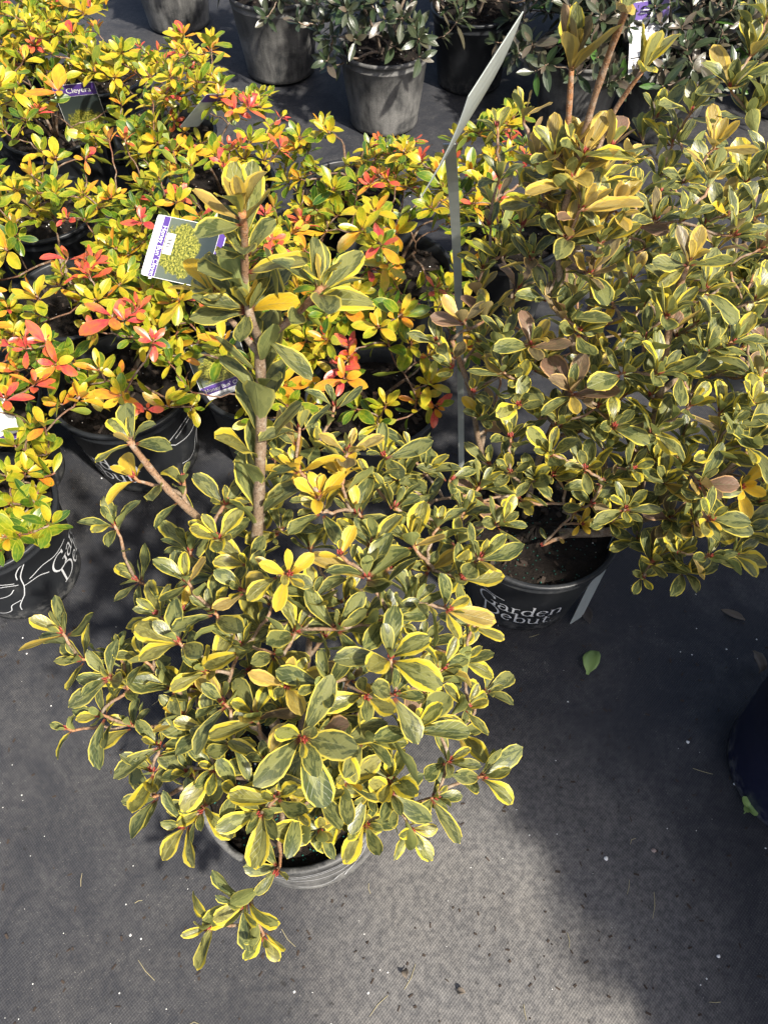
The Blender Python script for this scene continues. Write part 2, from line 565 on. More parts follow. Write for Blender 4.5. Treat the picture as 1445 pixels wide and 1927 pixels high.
# ------------------------------------------------------------------ pots
def pot_profile(R, Hh, tp=0.80):
    rb = R * tp
    w = lambda z: rb + (R - rb) * (z / Hh)
    return [(0.0, 0.006), (rb * 0.8, 0.006), (rb - 0.006, 0.001), (rb, 0.005), (rb + 0.001, 0.018), (w(0.02) - 0.0015, 0.022), (w(Hh * 0.5), Hh * 0.5), (w(Hh - 0.036), Hh - 0.036), (w(Hh - 0.034) + 0.002, Hh - 0.034),
            (w(Hh - 0.030) + 0.002, Hh - 0.030), (w(Hh - 0.028), Hh - 0.028), (w(Hh - 0.013), Hh - 0.013), (R + 0.004, Hh - 0.011), (R + 0.006, Hh - 0.007), (R + 0.006, Hh - 0.002), (R + 0.004, Hh),
            (R - 0.001, Hh), (R - 0.004, Hh - 0.003), (w(Hh - 0.03) - 0.004, Hh - 0.03), (rb - 0.002, 0.02)]


# stroke letters: lists of (points, thin) on a cap height of 1, x height 0.62
def arc(cx, cy, rx, ry, a0, a1, n=14):
    return [(cx + rx * math.cos(math.radians(a0 + (a1 - a0) * i / n)), cy + ry * math.sin(math.radians(a0 + (a1 - a0) * i / n))) for i in range(n + 1)]


GLYPH = {
    'G': (0.98, [arc(0.50, 0.5, 0.44, 0.5, 48, 330, 20), [(0.84, 0.04), (0.84, 0.44)], [(0.66, 0.44), (0.98, 0.44)], [(0.80, 0.98), (0.81, 0.74)]]),
    'D': (0.98, [[(0.16, 0.0), (0.16, 1.0)], arc(0.30, 0.5, 0.58, 0.5, 90, -90, 18), [(0.02, 1.0), (0.30, 1.0)], [(0.02, 0.0), (0.30, 0.0)]]),
    'a': (0.56, [arc(0.24, 0.42, 0.19, 0.19, 150, 0, 8) + [(0.43, 0.10)], arc(0.23, 0.18, 0.19, 0.18, 60, 340, 14), [(0.43, 0.10), (0.47, 0.02), (0.56, 0.03)]]),
    'r': (0.48, [[(0.14, 0.0), (0.14, 0.6)], [(0.02, 0.6), (0.14, 0.6)], [(0.02, 0.0), (0.28, 0.0)], arc(0.32, 0.38, 0.18, 0.22, 180, 60, 8)]),
    'd': (0.64, [[(0.50, 0.0), (0.50, 1.02)], [(0.40, 1.02), (0.50, 1.02)], [(0.50, 0.0), (0.62, 0.02)], arc(0.28, 0.3, 0.23, 0.3, 20, 340, 16)]),
    'e': (0.56, [[(0.08, 0.34), (0.49, 0.34)], arc(0.28, 0.3, 0.22, 0.31, 8, 315, 16)]),
    'n': (0.68, [[(0.14, 0.0), (0.14, 0.6)], [(0.02, 0.6), (0.14, 0.6)], [(0.02, 0.0), (0.26, 0.0)], arc(0.34, 0.38, 0.20, 0.23, 180, 0, 10) + [(0.54, 0.0)], [(0.42, 0.0), (0.66, 0.0)]]),
    'b': (0.62, [[(0.13, 0.02), (0.13, 1.02)], [(0.02, 1.02), (0.13, 1.02)], arc(0.34, 0.3, 0.23, 0.3, 160, -160, 16)]),
    'u': (0.68, [[(0.14, 0.6), (0.14, 0.22)] + arc(0.33, 0.22, 0.19, 0.22, 180, 350, 10), [(0.02, 0.6), (0.14, 0.6)], [(0.54, 0.6), (0.54, 0.0)], [(0.43, 0.6), (0.54, 0.6)], [(0.54, 0.0), (0.66, 0.02)]]),
    't': (0.44, [[(0.17, 0.82), (0.17, 0.16)] + arc(0.29, 0.14, 0.12, 0.14, 180, 330, 6), [(0.02, 0.6), (0.36, 0.6)]]),
    '.': (0.20, [[(0.06, 0.03), (0.12, 0.06)]]),
}


def ribbon(pts, w0, w1, verts, faces, z=0.0):
    pts = np.asarray(pts, float)
    t = np.gradient(pts, axis=0)
    t /= np.maximum(np.linalg.norm(t, axis=1, keepdims=True), 1e-9)
    b = len(verts)
    for p, d in zip(pts, t):
        w = w0 + (w1 - w0) * abs(d[1]) ** 1.3
        nn = np.array([-d[1], d[0]]) * w / 2
        verts.append(p + nn)
        verts.append(p - nn)
    for i in range(len(pts) - 1):
        faces.append((b + 2 * i, b + 2 * i + 1, b + 2 * i + 3, b + 2 * i + 2))


def resample(pts, n):
    pts = np.asarray(pts, float)
    d = np.r_[0, np.cumsum(np.linalg.norm(np.diff(pts, axis=0), axis=1))]
    s = np.linspace(0, d[-1], n)
    return np.stack([np.interp(s, d, pts[:, 0]), np.interp(s, d, pts[:, 1])], 1)


def spline(ctrl, n=24):
    c = np.asarray(ctrl, float)
    c = np.vstack([2 * c[0] - c[1], c, 2 * c[-1] - c[-2]])
    out = []
    m = len(c) - 3
    for i in range(m):
        p0, p1, p2, p3 = c[i:i + 4]
        k = max(4, n // m)
        for j in range(k + (i == m - 1)):
            t = j / k
            out.append(0.5 * (2 * p1 + (p2 - p0) * t + (2 * p0 - 5 * p1 + 4 * p2 - p3) * t * t + (3 * p1 - p0 - 3 * p2 + p3) * t ** 3))
    return np.array(out)


def text_strokes(txt, x, y, cap, verts, faces, w0=0.042, w1=0.10):
    for ch in txt:
        adv, strokes = GLYPH[ch]
        for s in strokes:
            s = resample(s, max(len(s), 5))
            ribbon([(x + p[0] * cap, y + p[1] * cap) for p in s], w0 * cap, w1 * cap, verts, faces)
        x += adv * cap * 1.04
    return x


LOGO = [  # leaf emblem: two open leaves with stems, units of metres, centred on the left of the words
    [(0.000, 0.020), (0.010, 0.050), (0.016, 0.085), (0.034, 0.118)],
    [(0.034, 0.118), (0.022, 0.112), (0.012, 0.098), (0.008, 0.080)],
    [(0.004, 0.062), (-0.020, 0.074), (-0.060, 0.078), (-0.100, 0.066)],
    [(0.000, 0.072), (-0.030, 0.088), (-0.070, 0.090), (-0.105, 0.078)],
    [(-0.008, 0.052), (-0.024, 0.036), (-0.056, 0.034), (-0.104, 0.046)],
    [(0.000, 0.020), (-0.012, 0.002), (-0.022, -0.016), (-0.026, -0.034)],
    [(-0.012, 0.006), (-0.034, -0.006), (-0.046, -0.030), (-0.070, -0.040), (-0.098, -0.030)],
    [(-0.105, 0.078), (-0.120, 0.066), (-0.104, 0.046)],
]


def wrap(verts, R, Hh, th0, tp=0.80):
    """Lay flat (arc length, height) points on the outside of the pot wall, 0.7 mm proud."""
    rb = R * tp
    out = []
    for s, z in verts:
        r = rb + (R - rb) * (z / Hh) + 0.0012
        a = th0 + s / (R * 0.92)
        out.append((r * math.cos(a), r * math.sin(a), z))
    return out


def densify(verts, faces):
    return verts, faces


def build_pot(root, R, Hh, mat, facing=None, seed=0, soil_drop=0.028, prills=0, chips=70, logo_only=False, text=True, scale=1.0, tp=0.80):
    r = random.Random(seed)
    v, f = lathe(pot_profile(R, Hh, tp))
    pot = mesh_obj('pot', v, f, M[mat], root, smooth=True)
    pot.data.polygons.foreach_set('use_smooth', [True] * len(f))
    # soil: a lumpy disc
    rs = R * 0.80 + (R - R * 0.80) * ((Hh - soil_drop) / Hh) - 0.005
    v, f = [(0, 0, Hh - soil_drop + 0.006)], []
    nr, na = 9, 40
    for i in range(1, nr + 1):
        for k in range(na):
            a = 2 * math.pi * k / na
            q = rs * i / nr
            v.append((q * math.cos(a), q * math.sin(a), Hh - soil_drop + r.gauss(0, 0.0022) + 0.006 * (1 - (i / nr) ** 2)))
    for k in range(na):
        f.append((0, 1 + k, 1 + (k + 1) % na))
    for i in range(nr - 1):
        for k in range(na):
            a, b = 1 + i * na, 1 + (i + 1) * na
            f.append((a + k, b + k, b + (k + 1) % na, a + (k + 1) % na))
    soil = mesh_obj('soil', v, f, M['soil'], root, smooth=False)
    # bark chips lying on the soil
    v, f = [], []
    for _ in range(chips):
        q, a = rs * 0.95 * math.sqrt(r.random()), r.uniform(0, 6.283)
        c = np.array([q * math.cos(a), q * math.sin(a), Hh - soil_drop + 0.006 * (1 - (q / rs) ** 2) + 0.002])
        box_into(v, f, c, (r.uniform(.003, .010), r.uniform(.0015, .004), r.uniform(.001, .002)), (r.gauss(0, .4), r.gauss(0, .4), r.uniform(0, 3.14)))
    ch = mesh_obj('bark_chips', v, f, M['chip'], soil)
    ch['kind'] = 'stuff'
    if prills:
        v, f = [], []
        for _ in range(prills):
            q, a = rs * 0.97 * math.sqrt(r.random()), r.uniform(0, 6.283)
            octa_into(v, f, (q * math.cos(a), q * math.sin(a), Hh - soil_drop + 0.005 * (1 - (q / rs) ** 2) + 0.0035), r.uniform(.0012, .0019))
        pr = mesh_obj('fertilizer_prills', v, f, M['prill'], soil, smooth=True)
        pr['kind'] = 'stuff'
    v, f = [], []
    for _ in range(12):
        q, a = rs * 0.95 * math.sqrt(r.random()), r.uniform(0, 6.283)
        octa_into(v, f, (q * math.cos(a), q * math.sin(a), Hh - soil_drop + 0.005 * (1 - (q / rs) ** 2) + 0.003), r.uniform(.001, .0022))
    pl = mesh_obj('perlite_grains', v, f, M['perlite'], soil)
    pl['kind'] = 'stuff'
    if facing is not None and text:
        cap = 0.050 * scale
        v, f = [], []
        y2 = 0.050
        text_strokes('Garden', -0.108 * scale, y2 + 0.044 * scale, cap * 0.92, v, f)
        # sweep above the G
        ribbon(spline([(-0.15 * scale, y2 + .098 * scale), (-0.12 * scale, y2 + .108 * scale), (-0.09 * scale, y2 + .098 * scale), (-0.05 * scale, y2 + .094 * scale)]), .002, .002, v, f)
        ribbon(spline([(-0.165 * scale, y2 + .086 * scale), (-0.135 * scale, y2 + .088 * scale), (-0.115 * scale, y2 + .074 * scale)]), .002, .002, v, f)
        text_strokes('Debut.', -0.098 * scale, y2, cap * 0.92, v, f)
        lt = mesh_obj('lettering', wrap(v, R, Hh, facing, tp), f, M['print'], pot)
    if facing is not None:
        offs = [-0.175 * scale, 0.27 * scale] if text else [0.06]
        for o in offs:
            v, f = [], []
            for s in LOGO:
                ribbon(spline([(o + x * scale, 0.085 + y * scale) for x, y in s], 28), .0021, .0018, v, f)
            mesh_obj('leaf_emblem', wrap(v, R, Hh, facing, tp), f, M['print'], pot)
    return pot


def rot_xyz(e):
    return np.array(Matrix.Rotation(e[2], 3, 'Z') @ Matrix.Rotation(e[1], 3, 'Y') @ Matrix.Rotation(e[0], 3, 'X'))


def box_into(v, f, c, hsize, e):
    R = rot_xyz(e)
    b = len(v)
    for x in (-1, 1):
        for y in (-1, 1):
            for z in (-1, 1):
                v.append(c + R @ (np.array([x, y, z]) * hsize))
    for q in ((0, 1, 3, 2), (4, 6, 7, 5), (0, 4, 5, 1), (2, 3, 7, 6), (0, 2, 6, 4), (1, 5, 7, 3)):
        f.append(tuple(b + i for i in q))


def octa_into(v, f, c, r):
    b = len(v)
    for d in ((1, 0, 0), (-1, 0, 0), (0, 1, 0), (0, -1, 0), (0, 0, 1), (0, 0, -1)):
        v.append((c[0] + d[0] * r, c[1] + d[1] * r, c[2] + d[2] * r))
    for q in ((0, 2, 4), (2, 1, 4), (1, 3, 4), (3, 0, 4), (2, 0, 5), (1, 2, 5), (3, 1, 5), (0, 3, 5)):
        f.append(tuple(b + i for i in q))


# ------------------------------------------------------------------ leaves
LV = [0.0, 0.09, 0.24, 0.42, 0.60, 0.77, 0.91]
LU = [-1.0, -0.52, 0.0, 0.52, 1.0]
LEAF_FACES = []
for i in range(6):
    for k in range(4):
        LEAF_FACES.append((i * 5 + k, i * 5 + k + 1, (i + 1) * 5 + k + 1, (i + 1) * 5 + k))
for k in range(4):
    LEAF_FACES.append((30 + k, 30 + k + 1, 35))


def leaf_points(rnd, width, peak, tipblunt, bend, fold, twist, wave):
    """Unit-length leaf: base at the origin, grows along +Y, upper face +Z."""
    pts, uvs = [], []
    y = z = 0.0
    pv = 0.0
    side = rnd.gauss(0, 0.04)
    ph = rnd.uniform(0, 6.28)
    for v in LV + [1.0]:
        th = -bend * 0.35 + bend * (0.5 * (v + pv)) * 1.35
        y += (v - pv) * math.cos(th)
        z -= (v - pv) * math.sin(th)
        pv = v
        th2 = -bend * 0.35 + bend * v * 1.35
        nrm_y, nrm_z = math.sin(th2), math.cos(th2)
        if v == 1.0:
            pts.append((side, y, z))
            uvs.append((0.5, 1.0))
            break
        w = 0.035 if v == 0 else width * max(0.05 / width, math.sin(math.pi * v ** peak) ** tipblunt)
        if v == LV[1]:
            w = max(0.045, w * 0.6)
        for u in LU:
            f = fold * (0.35 + 0.65 * (1 - v)) * abs(u) ** 1.2 * w
            f += wave * math.sin(ph + v * 9 + (3 if u > 0 else 0)) * abs(u) ** 2 * w
            tw = twist * v
            lx, lz = u * w * math.cos(tw) - f * math.sin(tw), u * w * math.sin(tw) + f * math.cos(tw)
            pts.append((lx + side * v * v, y + lz * nrm_y, z + lz * nrm_z))
            uvs.append((0.5 + 0.5 * u, v))
    return np.array(pts), uvs


VARIANTS = {}
LOOP_V = np.array([i for f in LEAF_FACES for i in f])


def make_variants(kind, cls, n, mat, tintf, seed, **sh):
    rnd = random.Random(seed)
    lst = []
    for i in range(n):
        pts, uvs = leaf_points(rnd, sh['width'] * rnd.uniform(.85, 1.15), sh.get('peak', 1.3), sh.get('blunt', .7), rnd.uniform(*sh['bend']),
                               rnd.uniform(*sh['fold']), rnd.gauss(0, .18), rnd.uniform(0, sh.get('wave', .12)))
        tint = (*tintf(rnd), rnd.random())
        me = bpy.data.meshes.new('leaf')
        me.from_pydata([tuple(p) for p in pts], [], LEAF_FACES)
        me.materials.append(mat)
        uvl = me.uv_layers.new(name='UVMap')
        uvl.data.foreach_set('uv', np.array(uvs)[LOOP_V].ravel())
        at = me.attributes.new('tint', 'FLOAT_COLOR', 'POINT')
        at.data.foreach_set('color', np.tile(np.array(tint, dtype=np.float32), len(pts)))
        me.polygons.foreach_set('use_smooth', [True] * len(LEAF_FACES))
        me.update()
        lst.append(dict(mesh=me, pts=pts, uv=np.array(uvs), tint=tint, mat=mat))
    VARIANTS[(kind, cls)] = lst


vsh = dict(width=0.212, peak=1.66, blunt=.62, bend=(-.35, .80), fold=(.15, .80), wave=.24)
make_variants('V', 'normal', 14, M['variegated'], lambda r: (r.uniform(0, .12), 0, r.uniform(.0, .30)), 1, **vsh)
make_variants('V', 'yellow', 8, M['variegated'], lambda r: (r.uniform(0, .15), r.uniform(.0, .18), r.uniform(.55, 1.0)), 2, **vsh)
make_variants('V', 'gold', 6, M['variegated'], lambda r: (r.uniform(0, .15), r.uniform(.8, 1), r.uniform(.8, 1.1)), 3, **vsh)
make_variants('V', 'pink', 7, M['variegated'], lambda r: (r.uniform(.28, .6), r.uniform(.2, .55), r.uniform(.7, 1.05)), 4, **vsh)
make_variants('V', 'bronze', 6, M['variegated'], lambda r: (r.uniform(.5, .95), 0, r.uniform(0, .3)), 5, **vsh)
gsh = dict(width=0.20, peak=1.30, blunt=.66, bend=(-.3, .6), fold=(.1, .6), wave=.10)
for i_, (c_, lo_, hi_, n_) in enumerate([('green', .03, .20, 10), ('lime', .20, .38, 10), ('yellow', .38, .51, 10), ('orange', .56, .76, 8), ('red', .86, .99, 8)]):
    make_variants('G', c_, n_, M['golden'], (lambda lo, hi: lambda r: (r.uniform(lo, hi), 0, 0))(lo_, hi_), 20 + i_, **gsh)
dsh = dict(width=0.175, peak=1.0, blunt=.8, bend=(-.1, .7), fold=(.1, .5), wave=.08)
make_variants('D', 'green', 10, M['dark'], lambda r: (r.uniform(0, .3), 0, 0), 40, **dsh)
make_variants('D', 'bronze', 7, M['dark'], lambda r: (r.uniform(.5, 1), 0, 0), 41, **dsh)
make_variants('D', 'bright', 6, M['dark'], lambda r: (0, r.uniform(.6, 1), 0), 42, **dsh)


def pick(rnd, weights):
    t = rnd.random() * sum(weights.values())
    for k, w in weights.items():
        t -= w
        if t <= 0:
            return k
    return k


class Plant:
    """Collects leaves and branches of one plant; finish() links them under its root."""

    def __init__(self, root, kind, bark, seed):
        self.root, self.kind, self.bark = root, kind, bark
        self.r = random.Random(seed)
        self.o = np.array(root.location)
        self.leaves = []      # (variant, 4x4)
        self.nodes = []       # (pos, tangent, radius)
        self.tubes = []
        self.buds = []

    def leaf(self, pos, direction, up, length, cls, wscale=1.0):
        d = nrm(direction)
        if in_gap(pos + d * length * .6) and self.r.random() < .85:
            return
        x = nrm(np.cross(d, up))
        z = np.cross(x, d)
        m = np.eye(4)
        m[:3, 0], m[:3, 1], m[:3, 2] = x * length * wscale, d * length, z * length
        m[:3, 3] = pos
        self.leaves.append((self.r.choice(VARIANTS[(self.kind, cls)]), m))

    def stem(self, pts, r0, r1, name='branch', n=6, tip=1.0, grow_nodes=True):
        pts = np.asarray(pts, float)
        k = len(pts)
        rad = [(r0 + (r1 - r0) * i / (k - 1)) * (1 + (.10 if i % 3 == 1 else -.04) + self.r.gauss(0, .03)) for i in range(k)]
        self.tubes.append((pts, rad, name, n, tip))
        if grow_nodes:
            tan = np.gradient(pts, axis=0)
            for i in range(1, k):
                self.nodes.append((pts[i], nrm(tan[i]), rad[i]))

    def along(self, pts, length, weights, start=.3, step=.022, el=(25, 55), taper=True):
        r = self.r
        pts = np.asarray(pts)
        seg = np.r_[0, np.cumsum(np.linalg.norm(np.diff(pts, axis=0), axis=1))]
        s, ph = start * seg[-1], r.uniform(0, 6.28)
        while s < seg[-1] - .006:
            p = np.array([np.interp(s, seg, pts[:, i]) for i in range(3)])
            q = np.array([np.interp(min(s + .01, seg[-1]), seg, pts[:, i]) for i in range(3)])
            ax = nrm(q - p)
            self.one(p, ax, ph, math.radians(r.uniform(*el)), length * r.uniform(.7, 1.1), pick(r, weights), .003)
            ph += 2.4 + r.gauss(0, .3)
            s += step * r.uniform(.6, 1.5)

    def one(self, p, ax, ph, el, length, cls, off=.003):
        ref = np.array([0, 0, 1]) if abs(ax[2]) < .9 else np.array([0, 1, 0])
        a = nrm(np.cross(ref, ax))
        b = np.cross(ax, a)
        rad = a * math.cos(ph) + b * math.sin(ph)
        d = ax * math.sin(el) + rad * math.cos(el)
        up = ax * math.cos(el) - rad * math.sin(el)
        if el > 1.2:
            up = -rad
        self.leaf(p + rad * off, d, up, length, cls, self.r.uniform(.9, 1.1))

    def rosette(self, p, ax, n, length, weights, inner=None, spread=(8, 72), centre=True):
        r = self.r
        ph = r.uniform(0, 6.28)
        for i in range(n):
            t = i / max(1, n - 1)
            el = math.radians(spread[0] + (spread[1] - spread[0]) * t ** 1.1 + r.gauss(0, 9))
            ln = length * (1.0 - .52 * t) * r.uniform(.82, 1.15)
            w = inner if (inner and t > .55) else weights
            self.one(p - ax * .010 * (1 - t), ax, ph, el, ln, pick(r, w))
            ph += 2.4 + r.gauss(0, .22)

    def attach(self, tip, axis_, r0=.0035, r1=.0018, gap=.03, nseg=8):
        """Grow a branch from the nearest suitable node to tip; returns its points."""
        r = self.r
        best, bc = None, 1e9
        for q, t, rad in self.nodes:
            d = np.linalg.norm(tip - q)
            if d < gap:
                d += .08
            c = d + 1.3 * max(0, q[2] - tip[2] + .015)
            if c < bc:
                best, bc = (q, t, rad), c
        q, t, rad = best
        d = np.linalg.norm(tip - q)
        dirn = nrm(tip - q)
        p1 = q + nrm(t * .35 + dirn * .8) * d * .35
        p2 = tip - axis_ * d * .32
        s = np.linspace(0, 1, nseg)[:, None]
        pts = (1 - s) ** 3 * q + 3 * (1 - s) ** 2 * s * p1 + 3 * (1 - s) * s ** 2 * p2 + s ** 3 * tip
        pts[1:-1] += min(1.0, d / .14) * np.array([[r.gauss(0, .0022) for _ in range(3)] for _ in range(nseg - 2)])
        rr = max(min(rad * .8, r0 + d * .012), r1 * 1.2)
        self.stem(pts, rr, r1)
        return pts


PLANTS = []
# places where the photo looks past the shoots at a card, bare soil or the side of a pot: (x0, y0, x1, y1, distance of what shows there)
GAPS = [(126, 152, 204, 236, 2.03), (272, 400, 345, 468, 1.27), (95, 785, 360, 960, 1.50), (338, 186, 378, 238, 1.70), (384, 706, 450, 760, 1.58), (362, 325, 440, 392, 1.88), (84, 560, 145, 622, 1.70),
        (70, 425, 150, 470, 1.83), (752, 430, 812, 515, 1.75), (1168, 62, 1270, 168, 2.14), (0, 1062, 116, 1165, 1.36), (575, 1600, 690, 1680, 1.03), (640, 118, 812, 256, 2.32), (905, 1070, 1140, 1200, 1.34), (90, 214, 136, 240, 2.08),
        (205, 0, 300, 75, 2.8), (590, 260, 680, 300, 2.28), (445, 60, 590, 165, 2.48), (1000, 222, 1105, 270, 2.38), (965, 1005, 1130, 1060, 1.30), (838, 300, 872, 480, 1.06), (844, 470, 880, 700, 1.33), (850, 690, 884, 885, 1.44), (1080, 1010, 1165, 1170, 1.22)]


def in_gap(p, grow=0):
    x, y, z = project(np.array([p]))
    for (x0, y0, x1, y1, d) in GAPS:
        if x0 - grow < x[0] < x1 + grow and y0 - grow < y[0] < y1 + grow and z[0] < d and (z[0] > 1.04 or d < 1.04 or 835 < x0 < 855 or x0 == 1080):
            return True
    return False



def grow_tips(pl, tips, leaf_len, base, r0, r1, along_w, step=.024, start=.35, up=.55, spread=(6, 70)):
    """tips: dicts with p, n, len, w (class weights), inner, ax (optional)."""
    tips = sorted(tips, key=lambda t: np.linalg.norm(t['p'] - base))
    for t in tips:
        if not t.get('fix') and in_gap(t['p'], 8):
            continue
        q = min((x for x in pl.nodes), key=lambda x: np.linalg.norm(x[0] - t['p']) + 1.3 * max(0, x[0][2] - t['p'][2]))[0]
        out = nrm(t['p'] - base)
        ax = t.get('ax')
        if ax is None:
            ax = nrm(nrm(t['p'] - q) * .5 + out * .35 + np.array([pl.r.gauss(0, .15), pl.r.gauss(0, .15) - .08, up]))
        pts = pl.attach(t['p'], ax, r0, r1)
        L = t.get('len', 1) * leaf_len
        pl.buds.append((t['p'], ax, t.get('len', 1)))
        pl.rosette(t['p'], ax, t['n'], L, t['w'], t.get('inner'), t.get('spread', spread))
        if t.get('along', True):
            pl.along(pts, L * .85, t.get('aw', along_w), start, step, (15, 50))


# ------------------------------------------------------------------ variegated shrubs
WV = dict(normal=.73, yellow=.225, pink=.04, bronze=.005)
WVy = dict(yellow=.44, normal=.55, gold=.012)
WVg = dict(gold=.80, yellow=.20)
WVp = dict(pink=.7, normal=.2, yellow=.1)
WVb = dict(bronze=.50, normal=.32, pink=.18)
WVt = dict(pink=.46, yellow=.32, normal=.12, bronze=.10)
CLS = dict(v=WV, y=WVy, g=WVg, p=WVp, b=WVb, t=WVt)


def read_tips(rows, dn=7):
    out = []
    for row in rows:
        px, py, h, n, ln, c = row
        out.append(dict(fix=True, p=P(px, py, h), n=n, len=ln, w=CLS[c], inner=(CLS['y'] if c == 'v' else None)))
    return out


def inside(poly, x, y):
    c, n = False, len(poly)
    for i in range(n):
        (x1, y1), (x2, y2) = poly[i], poly[(i + 1) % n]
        if (y1 > y) != (y2 > y) and x < (x2 - x1) * (y - y1) / (y2 - y1) + x1:
            c = not c
    return c


def fill_tips(rows, poly, n, seed, drop, gap=42, ln=.9, w=None, wf=None):
    """More shoots between the ones read off the photo, a little lower than their neighbours."""
    r = random.Random(seed)
    pts = [(a[0], a[1], a[2]) for a in rows]
    xs, ys = [p[0] for p in poly], [p[1] for p in poly]
    out, used = [], [(a, b) for a, b, _ in pts]
    for _ in range(6000):
        if len(out) >= n:
            break
        x, y = r.uniform(min(xs), max(xs)), r.uniform(min(ys), max(ys))
        if not inside(poly, x, y) or any((x - a) ** 2 + (y - b) ** 2 < gap * gap for a, b in used):
            continue
        ws = [(1 / ((x - a) ** 2 + (y - b) ** 2 + 100), h) for a, b, h in pts]
        h = sum(k * h for k, h in ws) / sum(k for k, _ in ws) - r.uniform(*drop)
        used.append((x, y))
        out.append(dict(p=P(x, y, max(h, .26)), n=r.randint(6, 9), len=ln * r.uniform(.8, 1.1), w=(wf(x, y, r) if wf else None) or r.choice([WV, WV, WVy]), inner=WVy))
    return out


# --- foreground shrub
F0 = P(556, 1440, .24)
front = thing('variegated_shrub', 'large variegated shrub in the dusty pot nearest the camera, with one tall bare stem', 'shrub', (F0[0], F0[1], 0), 'variegated shrubs in pots')
build_pot(front, .142, .24, 'pot_front', math.radians(-75), 11, .030, prills=420, text=False, tp=0.95)
fp = Plant(front, 'V', M['bark'], 101)
base_f = np.array([F0[0], F0[1], .205])
trunk = spline([base_f, P(505, 1330, .34), P(470, 1165, .43), P(482, 1030, .56), P(489, 900, .67), P(492, 760, .77), P(488, 640, .85)], 30)
fp.stem(trunk, .0086, .0054, 'trunk', 10, 0.1)
top_a = spline([P(488, 640, .85), P(470, 590, .885), P(462, 540, .905), P(460, 440, .97), P(456, 400, .995)], 14)
fp.stem(top_a, .0044, .0032, 'branch', 8, 1.0)
top_b = spline([P(488, 640, .85), P(520, 622, .87), P(560, 590, .885), P(606, 540, .92)], 12)
fp.stem(top_b, .0044, .0030, 'branch', 8, .7)
br_l = spline([P(476, 1070, .53), P(430, 1028, .56), P(380, 980, .61), P(330, 935, .66), P(282, 880, .70), P(243, 828, .745)], 20)
fp.stem(br_l, .0058, .0036, 'branch', 8, .5)
axu = np.array([0, -.12, 1.0])
fp.rosette(P(456, 395, .995), nrm(axu), 8, .060, dict(pink=.6, yellow=.4), None, (48, 86))
top_c = spline([P(487, 665, .84), P(446, 615, .862), P(420, 585, .875), P(402, 550, .89)], 12)
fp.stem(top_c, .0036, .0026, 'branch', 7, .8)
fp.rosette(P(402, 548, .89), nrm([-.25, .1, 1]), 10, .060, dict(gold=.75, yellow=.25), None, (20, 78))
fp.rosette(P(464, 575, .89), nrm(axu + [-.1, 0, 0]), 14, .066, dict(normal=.5, yellow=.4, gold=.1), None, (22, 80))
fp.rosette(P(462, 470, .955), nrm(axu), 5, .045, dict(normal=.3, yellow=.3, pink=.4), None, (45, 80))
fp.rosette(P(606, 535, .92), nrm([.25, .1, 1]), 9, .060, dict(yellow=.4, normal=.3, pink=.3), None, (30, 84))
fp.along(top_b, .068, WV, .1, .018, (25, 60))
fp.along(top_a, .062, WVy, .25, .016, (30, 66))
for s_, e_ in ((.50, .98),):
    k0, k1 = int(len(trunk) * s_), len(trunk)
    fp.along(trunk[k0:k1], .076, dict(normal=.86, yellow=.14), .12, .0135, (40, 74))
fp.rosette(P(243, 825, .748), nrm([-.35, .1, .9]), 7, .052, dict(normal=.5, yellow=.4, pink=.1), None, (18, 75))
fp.along(br_l, .046, WVy, .45, .035, (10, 50))
